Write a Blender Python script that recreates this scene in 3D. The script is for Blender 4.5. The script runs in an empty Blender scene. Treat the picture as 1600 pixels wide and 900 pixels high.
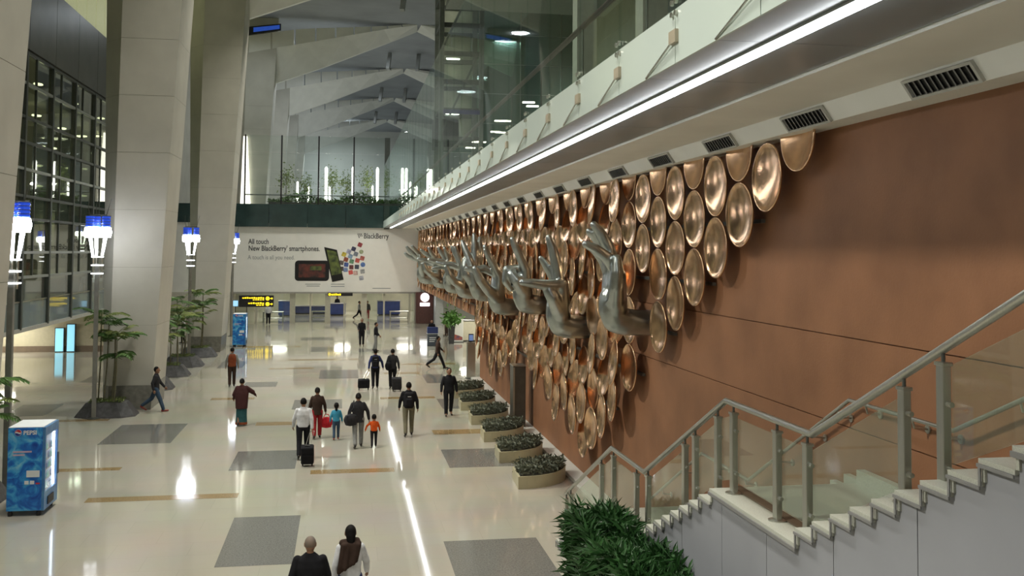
import bpy, bmesh, math, random
from mathutils import Vector, Matrix
rnd = random.Random(7)
S = bpy.context.scene
COL = S.collection
# ------------------------------------------------------------------ camera
CAM_H = 6.1
FPX, PPX, PPY = 1540.0, 800.0, 330.0
VPX, VPY, ROLL = 537.0, 391.0, 0.007
_yc = Vector((VPX - PPX, VPY - PPY, FPX)).normalized()
_c = (PPX - VPX) / FPX
_rho = ((VPY - PPY) + ROLL * (FPX / _c + (PPX - VPX))) * _c / FPX
_xc = Vector((1.0, _rho, _c)); _xc = (_xc - _yc * _xc.dot(_yc)).normalized()
_zc = _xc.cross(_yc)
CAM_R = Vector((_xc.x, _yc.x, _zc.x)); CAM_D = Vector((_xc.y, _yc.y, _zc.y)); CAM_F = Vector((_xc.z, _yc.z, _zc.z))
cam_data = bpy.data.cameras.new('camera'); cam = bpy.data.objects.new('camera', cam_data); COL.objects.link(cam)
cam_data.sensor_width = 36.0; cam_data.lens = FPX / 1600 * 36
cam_data.shift_y = -(450 - PPY) / 1600; cam_data.clip_end = 600; cam_data.clip_start = 0.05
m = Matrix.Identity(4)
for i in range(3):
    m[i][0] = CAM_R[i]; m[i][1] = -CAM_D[i]; m[i][2] = -CAM_F[i]
m[2][3] = CAM_H
cam.matrix_world = m
S.camera = cam
def pt(u, v, X=None, Y=None, Z=None):
    """point of the place seen at a photograph position, on a known plane"""
    d = CAM_R * ((u - PPX) / FPX) + CAM_D * ((v - PPY) / FPX) + CAM_F
    o = Vector((0, 0, CAM_H))
    if Z is not None: t = (Z - o.z) / d.z
    elif X is not None: t = (X - o.x) / d.x
    else: t = (Y - o.y) / d.y
    return o + d * t
# ------------------------------------------------------------------ world, exposure, large lights
w = bpy.data.worlds.new('night'); S.world = w; w.use_nodes = True
w.node_tree.nodes['Background'].inputs[0].default_value = (0.05, 0.12, 0.42, 1)
w.node_tree.nodes['Background'].inputs[1].default_value = 0.35
S.view_settings.view_transform = 'Standard'; S.view_settings.look = 'None'
S.view_settings.exposure = 0.0; S.view_settings.gamma = 1.0; S.view_settings.use_curve_mapping = False
WARM = (1.0, 0.965, 0.85); COOL = (0.86, 0.94, 1.0); NEUT = (1.0, 0.97, 0.88)
def area(loc, size, power, color=WARM, rot=(0, 0, 0), sy=None, spread=180):
    l = bpy.data.lights.new('area_light', 'AREA'); l.energy = power; l.color = color
    l.shape = 'RECTANGLE' if sy else 'DISK'; l.size = size
    if sy: l.size_y = sy
    l.spread = math.radians(spread)
    o = bpy.data.objects.new('area_light', l); COL.objects.link(o); o.location = loc; o.rotation_euler = rot
    return o
for y in (0, 11, 22, 33, 44, 55, 66, 77):         # recessed downlights of the hall roof
    area((-2.0, y, 25.6), 2.2, 820, spread=95)
for y, pw in ((8, 470), (29, 640), (50, 800), (72, 900)):                        # added, unseen floodlights between the columns, put in to brighten the disc wall
    area((-12.8, y, 17.5), 1.6, pw, rot=(0, math.radians(-54), 0), spread=80)
area((-7.5, 79, 24.0), 1.2, 350, COOL)  # added fill for the front of the bridge column
area((-2, 154, 24.5), 3.0, 2200, COOL)  # added light that lifts the end wall beyond the deck
for y in (95, 116, 138):                        # roof lights above the upper deck
    area((-2, y, 25.5), 2.5, 1700, COOL)
for y in (89, 97):                              # low ceiling behind the far doors
    for x in (-6, 0, 6): area((x, y, 3.35), 1.6, 170, WARM)
for y in (54, 64, 76): area((9.5, y, 3.2), 1.2, 150, WARM)       # recess under the disc wall
for y in (20, 34, 48, 62, 76):                     # upper floor behind the glass on the right
    area((10, y, 19.5), 1.6, 110 if y < 55 else 240, COOL)
# ------------------------------------------------------------------ materials
MATS = {}
def mat(name, col, rough=0.5, metal=0.0, noise=0.0, scale=6.0, bump=0.0, bscale=40.0, emit=0.0, ecol=None, spec=0.5, col2=None, coat=0.0, stretch=(1,1,1)):
    if name in MATS: return MATS[name]
    M = bpy.data.materials.new(name); M.use_nodes = True
    nt = M.node_tree; b = nt.nodes['Principled BSDF']
    b.inputs['Roughness'].default_value = rough; b.inputs['Metallic'].default_value = metal
    b.inputs['Specular IOR Level'].default_value = spec
    b.inputs['Coat Weight'].default_value = coat; b.inputs['Coat Roughness'].default_value = 0.06
    c = (*col, 1)
    b.inputs['Base Color'].default_value = c
    tc = nt.nodes.new('ShaderNodeTexCoord'); mp = nt.nodes.new('ShaderNodeMapping'); mp.inputs['Scale'].default_value = stretch
    nt.links.new(tc.outputs['Object'], mp.inputs['Vector'])
    if noise > 0 or col2:
        n = nt.nodes.new('ShaderNodeTexNoise'); n.inputs['Scale'].default_value = scale; n.inputs['Detail'].default_value = 6
        nt.links.new(mp.outputs[0], n.inputs['Vector'])
        r = nt.nodes.new('ShaderNodeValToRGB')
        lo = col2 if col2 else tuple(max(0, x * (1 - noise)) for x in col)
        hi = col if col2 else tuple(min(1, x * (1 + noise)) for x in col)
        r.color_ramp.elements[0].color = (*lo, 1); r.color_ramp.elements[1].color = (*hi, 1)
        r.color_ramp.elements[0].position = 0.32; r.color_ramp.elements[1].position = 0.68
        nt.links.new(n.outputs['Fac'], r.inputs[0]); nt.links.new(r.outputs[0], b.inputs['Base Color'])
    if bump > 0:
        n2 = nt.nodes.new('ShaderNodeTexNoise'); n2.inputs['Scale'].default_value = bscale; n2.inputs['Detail'].default_value = 4
        nt.links.new(mp.outputs[0], n2.inputs['Vector'])
        bp = nt.nodes.new('ShaderNodeBump'); bp.inputs['Strength'].default_value = bump; bp.inputs['Distance'].default_value = 0.03
        nt.links.new(n2.outputs['Fac'], bp.inputs['Height']); nt.links.new(bp.outputs[0], b.inputs['Normal'])
    if emit > 0:
        b.inputs['Emission Color'].default_value = (*(ecol or col), 1); b.inputs['Emission Strength'].default_value = emit
    MATS[name] = M
    return M
def glass(name, tint=(0.94, 0.97, 0.955), refl=1.0, rough=0.02, opaq=0.0, ocol=(0.6, 0.75, 0.72)):
    if name in MATS: return MATS[name]
    M = bpy.data.materials.new(name); M.use_nodes = True; nt = M.node_tree
    for n in list(nt.nodes): nt.nodes.remove(n)
    out = nt.nodes.new('ShaderNodeOutputMaterial'); tr = nt.nodes.new('ShaderNodeBsdfTransparent'); tr.inputs[0].default_value = (*tint, 1)
    gl = nt.nodes.new('ShaderNodeBsdfGlossy'); gl.inputs['Roughness'].default_value = rough; gl.inputs[0].default_value = (1, 1, 1, 1)
    lw = nt.nodes.new('ShaderNodeLayerWeight'); lw.inputs[0].default_value = 0.5
    pw_ = nt.nodes.new('ShaderNodeMath'); pw_.operation = 'POWER'; pw_.inputs[1].default_value = 5.0
    mu = nt.nodes.new('ShaderNodeMath'); mu.operation = 'MULTIPLY_ADD'; mu.inputs[1].default_value = 0.9 * refl; mu.inputs[2].default_value = 0.04 * refl; mu.use_clamp = True
    nt.links.new(lw.outputs['Facing'], pw_.inputs[0]); nt.links.new(pw_.outputs[0], mu.inputs[0])
    base = tr
    if opaq > 0:
        df = nt.nodes.new('ShaderNodeBsdfDiffuse'); df.inputs[0].default_value = (*ocol, 1)
        mo = nt.nodes.new('ShaderNodeMixShader'); mo.inputs[0].default_value = opaq
        nt.links.new(tr.outputs[0], mo.inputs[1]); nt.links.new(df.outputs[0], mo.inputs[2]); base = mo
    mx = nt.nodes.new('ShaderNodeMixShader')
    nt.links.new(mu.outputs[0], mx.inputs[0]); nt.links.new(base.outputs[0], mx.inputs[1]); nt.links.new(gl.outputs[0], mx.inputs[2])
    nt.links.new(mx.outputs[0], out.inputs[0])
    MATS[name] = M
    return M
def emis(name, col, strength):
    return mat(name, col, 0.4, emit=strength, ecol=col)
# ------------------------------------------------------------------ mesh helpers
class MB:
    def __init__(s): s.v = []; s.f = []
    def add(s, vs, fs):
        o = len(s.v); s.v += [tuple(x) for x in vs]; s.f += [tuple(i + o for i in f) for f in fs]; return s
    def box(s, x0, x1, y0, y1, z0, z1):
        return s.add([(x0,y0,z0),(x1,y0,z0),(x1,y1,z0),(x0,y1,z0),(x0,y0,z1),(x1,y0,z1),(x1,y1,z1),(x0,y1,z1)],
                     [(3,2,1,0),(4,5,6,7),(0,1,5,4),(1,2,6,5),(2,3,7,6),(3,0,4,7)])
    def rbox(s, x0, x1, y0, y1, z0, z1, r=0.02):
        """box with chamfered edges"""
        b = bmesh.new(); bmesh.ops.create_cube(b, size=1)
        for v in b.verts: v.co = Vector(((x0+x1)/2 + v.co.x*(x1-x0), (y0+y1)/2 + v.co.y*(y1-y0), (z0+z1)/2 + v.co.z*(z1-z0)))
        bmesh.ops.bevel(b, geom=b.edges[:], offset=r, segments=2, affect='EDGES', profile=0.5)
        b.verts.index_update()
        s.add([v.co[:] for v in b.verts], [[v.index for v in f.verts] for f in b.faces]); b.free(); return s
    def tube(s, pts, rad, n=10, cap=True):
        pts = [Vector(p) for p in pts]
        if not isinstance(rad, (list, tuple)): rad = [rad] * len(pts)
        rings = []; prev = None
        for i, p in enumerate(pts):
            t = (pts[min(i+1, len(pts)-1)] - pts[max(i-1, 0)]).normalized()
            if prev is None:
                a = t.cross(Vector((0, 0, 1)))
                if a.length < 1e-3: a = t.cross(Vector((1, 0, 0)))
                a.normalize()
            else:
                a = prev - t * prev.dot(t); a.normalize()
            prev = a; b = t.cross(a)
            rings.append([p + (a * math.cos(k*2*math.pi/n) + b * math.sin(k*2*math.pi/n)) * rad[i] for k in range(n)])
        vs = [v for r in rings for v in r]; fs = []
        for i in range(len(rings)-1):
            for k in range(n):
                k2 = (k+1) % n
                fs.append((i*n+k, i*n+k2, (i+1)*n+k2, (i+1)*n+k))
        if cap:
            fs.append(tuple(range(n))[::-1]); fs.append(tuple((len(rings)-1)*n + k for k in range(n)))
        return s.add(vs, fs)
    def bar(s, a, b, wx, wz=None):
        """square bar between two points"""
        a = Vector(a); b = Vector(b); wz = wz or wx
        t = (b - a).normalized(); u = t.cross(Vector((0, 0, 1)))
        if u.length < 1e-3: u = Vector((1, 0, 0))
        u.normalize(); v = t.cross(u); u *= wx/2; v *= wz/2
        vs = [a-u-v, a+u-v, a+u+v, a-u+v, b-u-v, b+u-v, b+u+v, b-u+v]
        return s.add(vs, [(0,1,2,3),(7,6,5,4),(0,4,5,1),(1,5,6,2),(2,6,7,3),(3,7,4,0)])
    def lathe(s, prof, n=16, c=(0,0,0), axis='z', sx=1, sy=1):
        vs = []; fs = []
        for r, z in prof:
            for k in range(n):
                a = k*2*math.pi/n
                p = (r*math.cos(a)*sx, r*math.sin(a)*sy, z)
                if axis == 'x': p = (z, r*math.cos(a), r*math.sin(a))
                elif axis == 'y': p = (r*math.cos(a), z, r*math.sin(a))
                vs.append((p[0]+c[0], p[1]+c[1], p[2]+c[2]))
        for i in range(len(prof)-1):
            for k in range(n):
                k2 = (k+1) % n; fs.append((i*n+k, i*n+k2, (i+1)*n+k2, (i+1)*n+k))
        fs.append(tuple(range(n))[::-1]); fs.append(tuple((len(prof)-1)*n+k for k in range(n)))
        return s.add(vs, fs)
    def prism(s, poly, d):
        """polygon (3-D points) pushed along d"""
        d = Vector(d); n = len(poly); vs = [Vector(p) for p in poly] + [Vector(p) + d for p in poly]
        fs = [tuple(range(n)), tuple(range(2*n-1, n-1, -1))] + [(i, (i+1) % n, n+(i+1) % n, n+i) for i in range(n)]
        return s.add(vs, fs)
    def ball(s, c, r, n=12, m_=8, rz=None, ry=None):
        rz = rz or r; ry = ry or r; pr = []
        for i in range(m_+1):
            a = -math.pi/2 + math.pi*i/m_
            pr.append((max(1e-4, math.cos(a)), math.sin(a)))
        vs = []; 
        o = MB().lathe(pr, n)
        return s.add([(c[0]+x*r, c[1]+y*ry, c[2]+z*rz) for x, y, z in o.v], o.f)
    def mesh(s, name, m_=None, smooth=False, fix=True):
        me = bpy.data.meshes.new(name); me.from_pydata(s.v, [], s.f)
        if fix:
            b = bmesh.new(); b.from_mesh(me); bmesh.ops.recalc_face_normals(b, faces=b.faces[:]); b.to_mesh(me); b.free()
        if m_: me.materials.append(m_)
        if smooth:
            for p in me.polygons: p.use_smooth = True
        return me
    def build(s, name, m_, parent=None, smooth=False, fix=True):
        return ob(name, s.mesh(name, m_, smooth, fix), parent)
def ob(name, data, parent=None):
    o = bpy.data.objects.new(name, data); COL.objects.link(o)
    if parent: o.parent = parent
    return o
def tag(o, label=None, cat=None, group=None, kind=None):
    if label: o['label'] = label
    if cat: o['category'] = cat
    if group: o['group'] = group
    if kind: o['kind'] = kind
    return o
def empty(name, loc=(0, 0, 0), rz=0.0, label=None, cat=None, group=None):
    o = bpy.data.objects.new(name, None); COL.objects.link(o); o.location = loc; o.rotation_euler = (0, 0, rz)
    o.empty_display_size = 0.2
    return tag(o, label, cat, group)
def struct(name, mb, m_, parent=None, smooth=False):
    o = mb.build(name, m_, parent, smooth)
    if not parent: o['kind'] = 'structure'
    return o
def copy_tree(o, parent=None):
    c = o.copy(); COL.objects.link(c); c.parent = parent
    for ch in list(o.children): copy_tree(ch, c)
    return c
def text(name, body, size, m_, parent, mw, ext=0.004, bold=0.0, shear=0.0, align='LEFT', space=1.0):
    cu = bpy.data.curves.new(name, 'FONT'); cu.body = body; cu.size = size; cu.extrude = ext; cu.offset = bold; cu.shear = shear; cu.align_x = align; cu.space_character = space
    cu.resolution_u = 3
    t = bpy.data.objects.new(name, cu)
    me = bpy.data.meshes.new_from_object(t)
    bpy.data.objects.remove(t)
    me.materials.clear(); me.materials.append(m_)
    o = ob(name, me, parent); o.matrix_local = mw
    return o
def face_cam_y(x, y, z):        # text upright facing -Y
    return Matrix.Translation((x, y, z)) @ Matrix.Rotation(math.pi/2, 4, 'X')
# ------------------------------------------------------------------ common materials
m_floor = None
def floor_material():
    M = mat('polished granite', (0.56, 0.535, 0.46), 0.10, spec=0.55); nt = M.node_tree; b = nt.nodes['Principled BSDF']
    tc = nt.nodes.new('ShaderNodeTexCoord')
    n = nt.nodes.new('ShaderNodeTexNoise'); n.inputs['Scale'].default_value = 0.45; n.inputs['Detail'].default_value = 8
    n2 = nt.nodes.new('ShaderNodeTexNoise'); n2.inputs['Scale'].default_value = 60; n2.inputs['Detail'].default_value = 3
    br = nt.nodes.new('ShaderNodeTexBrick'); br.offset = 0.5; br.inputs['Scale'].default_value = 1.0
    br.inputs['Brick Width'].default_value = 1.5; br.inputs['Row Height'].default_value = 0.9; br.inputs['Mortar Size'].default_value = 0.004
    br.inputs['Color1'].default_value = (0.455, 0.435, 0.365, 1); br.inputs['Color2'].default_value = (0.44, 0.42, 0.352, 1); br.inputs['Mortar'].default_value = (0.385, 0.37, 0.31, 1)
    for t in (n, n2, br): nt.links.new(tc.outputs['Object'], t.inputs['Vector'])
    mx = nt.nodes.new('ShaderNodeMix'); mx.data_type = 'RGBA'; mx.blend_type = 'MULTIPLY'; mx.inputs[0].default_value = 0.22
    nt.links.new(br.outputs['Color'], mx.inputs[6]); nt.links.new(n.outputs['Color'], mx.inputs[7])
    mx2 = nt.nodes.new('ShaderNodeMix'); mx2.data_type = 'RGBA'; mx2.blend_type = 'MULTIPLY'; mx2.inputs[0].default_value = 0.12
    nt.links.new(mx.outputs[2], mx2.inputs[6]); nt.links.new(n2.outputs['Color'], mx2.inputs[7])
    nt.links.new(mx2.outputs[2], b.inputs['Base Color'])
    mr = nt.nodes.new('ShaderNodeMapRange'); mr.inputs[3].default_value = 0.03; mr.inputs[4].default_value = 0.10
    nt.links.new(n.outputs['Fac'], mr.inputs[0]); nt.links.new(mr.outputs[0], b.inputs['Roughness'])
    return M
m_floor = floor_material()
m_dkstone = mat('dark grey granite inlay', (0.155, 0.155, 0.145), 0.12, noise=0.25, scale=30)
m_brstone = mat('brown granite strip', (0.26, 0.185, 0.09), 0.12, noise=0.25, scale=30)
m_white = mat('white painted panel', (0.74, 0.74, 0.69), 0.55, noise=0.04, scale=1.2)
m_col = mat('cream stone cladding', (0.50, 0.485, 0.425), 0.55, noise=0.07, scale=0.8, bump=0.04, bscale=30)
m_coldk = mat('taupe stone cladding', (0.30, 0.285, 0.23), 0.6, noise=0.08, scale=0.8)
m_plinth = mat('grey stone plinth', (0.20, 0.195, 0.17), 0.35, noise=0.2, scale=6)
m_wall = mat('copper brown plaster', (0.315, 0.145, 0.070), 0.62, col2=(0.235, 0.106, 0.050), scale=1.1, bump=0.10, bscale=26)
m_soffit = mat('white soffit plaster', (0.78, 0.785, 0.73), 0.6, noise=0.05, scale=0.7)
m_greygloss = mat('grey glass soffit', (0.19, 0.225, 0.24), 0.30, spec=0.5, noise=0.1, scale=0.6)
m_steel = mat('brushed steel', (0.52, 0.52, 0.47), 0.32, metal=1.0, noise=0.06, scale=60, stretch=(1, 1, 0.05))
m_steeldk = mat('dark steel', (0.13, 0.14, 0.13), 0.4, metal=0.7, noise=0.1, scale=10)
m_frame = mat('dark green grey mullion', (0.075, 0.085, 0.075), 0.45, metal=0.3, noise=0.1, scale=5)
m_black = mat('black plastic', (0.012, 0.012, 0.013), 0.45, noise=0.1, scale=20)
m_led = emis('led tube', (0.93, 0.97, 1.0), 14.0)
g_clear = glass('clear glass')
g_rail = glass('balustrade glass', (0.90, 0.95, 0.90), 1.0, 0.02, 0.05, (0.62, 0.66, 0.58))
g_green = glass('green tinted glass', (0.62, 0.78, 0.70), 1.2, 0.02, 0.10, (0.30, 0.42, 0.38))
g_white = glass('white filmed glass', (0.7, 0.8, 0.78), 0.8, 0.08, 0.9, (0.66, 0.76, 0.72))
m_teal = mat('dark teal spandrel glass', (0.030, 0.058, 0.058), 0.10, spec=0.8, noise=0.25, scale=0.8)
# ------------------------------------------------------------------ floor
fl = struct('floor', MB().box(-30, 16, -8, 112, -0.3, 0.0), m_floor)
def quad_inlay(px, m_, name, h=0.004, snap=True):
    P = [pt(u, v, Z=0.0) for u, v in px]
    x0 = (P[0].x + P[3].x)/2; x1 = (P[1].x + P[2].x)/2; y1 = (P[0].y + P[1].y)/2; y0 = (P[2].y + P[3].y)/2
    MB().box(x0, x1, y0, y1, -0.02, h).build(name, m_, fl)
for q in [[(368,808),(471,806),(456,882),(333,886)], [(188,664),(292,662),(268,692),(155,695)], [(372,706),(466,703),(462,733),(357,735)],
          [(690,703),(785,700),(803,727),(702,732)], [(698,848),(838,838),(885,915),(714,922)], [(500,579),(560,577),(559,591),(499,592)],
          [(460,625),(535,624),(534,638),(456,640)], [(659,585),(692,585),(700,598),(667,599)], [(385,597),(434,597),(431,604),(378,605)],
          [(682,624),(735,622),(745,637),(693,640)], [(142,587),(180,587),(170,597),(127,597)], [(350,565),(388,564),(378,575),(337,575)],
          [(487,542),(521,542),(520,549),(483,550)], [(597,546),(647,546),(651,553),(600,554)], [(471,527),(522,527),(521,531),(469,532)],
          [(613,527),(650,527),(652,531),(614,531)], [(505,510),(540,510),(540,513),(504,513)], [(613,510),(655,510),(657,513),(613,513)],
          [(28,633),(95,632),(72,650),(8,651)], [(560,545),(586,545),(586,550),(560,550)]]:
    quad_inlay(q, m_dkstone, 'dark_floor_inlay')
for a, b_, t in [((135,778),(372,771),7), ((60,733),(188,731),4.5), ((80,656),(170,655),3), ((485,735),(616,731),6), ((400,660),(461,659),5),
              ((594,621),(679,619),3), ((430,562),(560,560),2), ((676,672),(764,670),7), ((330,622),(398,621),3), ((625,568),(712,567),2.2),
              ((600,582),(655,581.5),2.4), ((380,541),(470,541),1.6), ((420,575),(490,574.5),2.0), ((720,604),(748,603),3)]:
    quad_inlay([a, b_, (b_[0], b_[1]+t), (a[0], a[1]+t)], m_brstone, 'brown_floor_strip')
# ------------------------------------------------------------------ right wall with copper-brown panels
WX = 6.5
wr = struct('wall_right', MB().box(WX+0.03, WX+0.5, -8, 47, 0, 8.3).box(WX+0.03, WX+0.5, 47, 84.4, 2.86, 8.3), m_wall)
for z0, z1 in ((0.0, 3.84), (3.855, 5.0), (5.015, 7.8)):
    MB().box(WX, WX+0.03, -8, 47, z0, z1).build('wall_panel', m_wall, wr)
for z0, z1 in ((2.86, 3.84), (3.855, 5.0), (5.015, 7.8)):
    MB().box(WX, WX+0.03, 47.0, 84.4, z0, z1).build('wall_panel', m_wall, wr)
struct('trim_1', MB().box(6.08, WX, 20.4, 47, 0.0, 0.10), m_white)
# recess under the wall
struct('wall_recess', MB().box(13.0, 13.3, 47, 84.4, 0, 3.6).box(8.0, 13.0, 84.0, 84.4, 0, 3.3).box(6.9, 13.0, 46.7, 46.98, 0, 3.3), m_white)
struct('ceiling_recess', MB().box(7.0, 13.3, 47, 84.4, 3.3, 3.5), m_white)
# ------------------------------------------------------------------ soffit, fascia, balcony edge
Y0, Y1 = -8.0, 84.0
def sheet(name, xz, m_, parent=None, y0=Y0, y1=Y1):
    mb = MB(); n = len(xz)
    mb.prism([(x, y0, z) for x, z in xz], (0, y1-y0, 0)); return struct(name, mb, m_, parent)
sheet('trim_2', [(6.06, 7.77), (WX+0.4, 7.80), (WX+0.4, 8.3), (5.90, 8.3), (5.90, 7.995)], m_soffit)      # fascia carrying the air vents
sof = sheet('ceiling_soffit', [(4.83, 7.99), (5.90, 7.99), (5.90, 8.3), (4.83, 8.3)], m_soffit)
for k in range(45):                                                                           # glass soffit panels
    ya = Y0 + k*2.05; yb = min(ya+2.04, Y1)
    if yb > ya+0.3: MB().box(3.91, 4.80, ya, yb, 8.02, 8.05).build('soffit_panel', m_greygloss, sof)
    if yb > ya+0.3: MB().box(3.27, 3.74, ya, yb, 8.02, 8.05).build('soffit_panel', m_greygloss, sof)
struct('ceiling_slab', MB().box(3.30, 5.9, Y0, Y1, 8.06, 8.36), m_soffit)
ledr = empty('light_strip', (3.82, 0, 7.98), label='long glowing white light strip running under the soffit', cat='light strip')
MB().box(-0.075, -0.05, Y0, Y1-0.1, 0.012, 0.07).box(0.05, 0.075, Y0, Y1-0.1, 0.012, 0.07).build('channel', m_steel, ledr)
for k in range(45):
    ya = Y0 + k*2.05
    if ya + 2 < Y1: MB().box(-0.045, 0.045, ya, ya+2.03, -0.018, 0.02).build('tube', m_led, ledr)
# balcony glass: white band below, clear glass above
bal = empty('glass_balustrade', (3.27, 0, 8.0), label='tall clear glass balcony screen with white band along its foot, above the light strip', cat='glass screen')
k = 0
y = 5.3 - 2.06*6
while y < 83:
    yb = min(y + 2.06, 83.9)
    MB().box(-0.012, 0.012, y+0.008, yb-0.008, 0.0, 0.55).build('white_glass_panel', g_white, bal)
    MB().box(-0.010, 0.010, y+0.008, yb-0.008, 0.56, 5.2).build('glass_pane', glass('balcony glass', (0.90, 0.955, 0.925), 0.40), bal)
    if y > -2 and y < 60:
        br = MB().box(-0.05, -0.013, y-0.10, y+0.10, 0.20, 0.33).build('bracket', mat('beige bracket', (0.42, 0.37, 0.28), 0.5, noise=0.1), bal)
        MB().tube([(-0.04, y+0.02, 0.22), (-0.02, y+0.95, 0.01)], 0.012, 6).build('tie_rod', m_steel, br)
        for dz in (0.50, 0.62):
            for dy in (-0.06, 0.06): MB().lathe([(0.03, -0.03), (0.03, 0.0)], 8, (-0.012, y+dy, dz), 'x').build('glass_clamp', m_steel, br)
    y += 2.06
# interior upper floor on the right, seen through the glass
struct('floor_upper', MB().box(3.4, 24, Y0, 84, 8.37, 8.5), mat('upper floor stone', (0.35, 0.34, 0.3), 0.2, noise=0.1))
struct('wall_upper', MB().box(15.0, 15.3, Y0, 168, 8.5, 26), mat('dark upper wall', (0.10, 0.115, 0.10), 0.6, noise=0.2, scale=0.6))
struct('ceiling_upper', MB().box(5.6, 15, Y0, 56, 20.0, 20.4), mat('grey green ceiling', (0.25, 0.275, 0.24), 0.6, noise=0.1))
for i, y in enumerate((14, 20, 26)):
    o = struct('column_upper', MB().box(6.2, 6.75, y, y+0.55, 8.5, 20), mat('pale pillar', (0.30, 0.31, 0.27), 0.5, noise=0.08))
hr = empty('balcony_handrail', (0, 0, 0), label='dark handrail on thin posts behind the balcony glass', cat='handrail')
MB().tube([(4.4, -4, 10.35), (4.4, 83, 10.35)], 0.055, 8).build('rail', mat('dark maroon rail', (0.06, 0.03, 0.03), 0.4, noise=0.1), hr)
for y in range(-2, 83, 4):
    MB().tube([(4.4, y, 8.5), (4.4, y, 10.32)], 0.02, 6).build('post', m_steeldk, hr)
# small ceiling lights on the upper floor
for i, (u, v, Y) in enumerate([(781,189,52), (791,189,52), (774,206,55), (782,207,55), (752,222,58), (745,222,58), (735,231,57), (826,160,45), (832,166,45)]):
    p = pt(u, v, Y=Y)
    tag(MB().box(p.x-0.28, p.x+0.28, p.y-0.1, p.y+0.1, p.z-0.03, p.z+0.03).build('ceiling_light', emis('warm fitting', (1, 0.93, 0.78), 5)),
        'small bright light fitting on the upper floor behind the balcony glass', 'ceiling light', 'small light fittings on the upper floor')
# ------------------------------------------------------------------ lift shaft in steel and glass
ls = empty('lift_shaft', (0, 58, 0), label='steel framed glass lift shaft with diagonal braces behind the balcony glass', cat='lift shaft')
XS = [pt(690, 100, Y=58).x, pt(752, 100, Y=58).x, pt(757, 100, Y=58).x]
zb, zt = 8.5, 25.8
for x in (XS[0], XS[1]):
    for yy in (0, 3.0): MB().box(x-0.14, x+0.14, yy-0.14, yy+0.14, zb, zt).build('upright', mat('grey green steel', (0.17, 0.19, 0.165), 0.4, metal=0.3, noise=0.1), ls)
z = 12.6; i = 0
while z < zt:
    MB().box(XS[0], XS[1], -0.09, 0.09, z, z+0.28).build('crossbar', m_frame, ls)
    MB().box(XS[0], XS[1], 2.9, 3.1, z+0.1, z+0.35).build('crossbar', m_frame, ls)
    MB().box(XS[0]-0.1, XS[0]+0.1, 0, 3, z+0.1, z+0.3).build('crossbar', m_frame, ls)
    MB().box(XS[0]+0.2, XS[1]-0.2, -0.01, 0.01, z+0.3, min(z+1.65, zt)).build('glass_pane', g_clear, ls)
    z += 1.7; i += 1
MB().box(XS[0]+0.15, XS[1]-0.15, 3.15, 3.25, 12.6, 25.8).build('back_panel', mat('pale shaft panel', (0.42, 0.44, 0.35), 0.6, noise=0.25, scale=0.8), ls)  # added pale panel behind the bars, catches the shaft glow
for z in (14.5, 17.9, 21.3):
    fx = MB().box(XS[0]+0.5, XS[0]+1.3, 2.0, 2.2, z, z+0.06).build('added_shaft_light', emis('added shaft glow', (1, 0.95, 0.8), 14), ls)  # added glow inside the shaft, lights the panel behind the crossbars
for z in (13.0, 18.0): MB().bar((XS[0], 0.3, z), (XS[1], 0.3, z+5.2), 0.12).build('brace', m_steeldk, ls)
MB().box(XS[0]-0.3, XS[0]+1.1, 0.4, 2.6, 12.3, 14.0).build('lift_car_base', m_black, ls)
MB().box(XS[0]+0.1, XS[1]-0.1, -0.3, -0.2, 14.2, 14.45).build('blue_sign_band', mat('blue band', (0.02, 0.02, 0.16), 0.3, noise=0.1), ls)
# big glass wall beside the shaft
gw = empty('glass_curtain_wall', (0, 61.6, 0), label='green tinted glass wall with thin steel joints beside the lift shaft', cat='glass wall')
xa = pt(684, 100, Y=61.6).x
for i in range(4):
    for j in range(7):
        MB().box(xa + i*2.65 + 0.02, xa + i*2.65 + 2.63, -0.012, 0.012, 12.3 + j*1.9 + 0.02, 12.3 + (j+1)*1.9 - 0.02).build('glass_pane', g_green, gw)
for i in range(5):
    MB().box(xa + i*2.65 - 0.03, xa + i*2.65 + 0.03, -0.05, 0.05, 8.5, 25.9).build('joint', m_steel, gw)
for j in range(8):
    MB().box(xa, xa + 10.6, -0.02, 0.02, 12.29 + j*1.9, 12.31 + j*1.9).build('joint', m_steel, gw)
# ------------------------------------------------------------------ air vents on the fascia
def make_vent():
    v = empty('air_vent', label='x', cat='air vent')
    ca = MB().box(-0.04, 0.0, -0.6, 0.6, 0.0, 0.03).box(-0.04, 0.0, -0.6, 0.6, 0.21, 0.24).box(-0.04, 0.0, -0.6, -0.56, 0.03, 0.21).box(-0.04, 0.0, 0.56, 0.6, 0.03, 0.21)
    ca.build('frame', mat('vent grey', (0.42, 0.42, 0.38), 0.5, noise=0.05), v)
    MB().box(-0.006, 0.0, -0.56, 0.56, 0.03, 0.21).build('backing', mat('vent dark', (0.03, 0.03, 0.028), 0.6, noise=0.1), v)
    sm = MB().add([(-0.035, -0.012, 0.03), (-0.035, 0.012, 0.03), (-0.008, 0.05, 0.03), (-0.008, 0.026, 0.03), (-0.035, -0.012, 0.21), (-0.035, 0.012, 0.21), (-0.008, 0.05, 0.21), (-0.008, 0.026, 0.21)],
                  [(3,2,1,0),(4,5,6,7),(0,1,5,4),(1,2,6,5),(2,3,7,6),(3,0,4,7)]).mesh('slat', mat('vent slat', (0.16, 0.16, 0.15), 0.5, noise=0.05))
    for i in range(11):
        s_ = ob('slat', sm, v); s_.location = (0, -0.50 + i*0.1, 0)
    return v
vp = make_vent()
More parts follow.
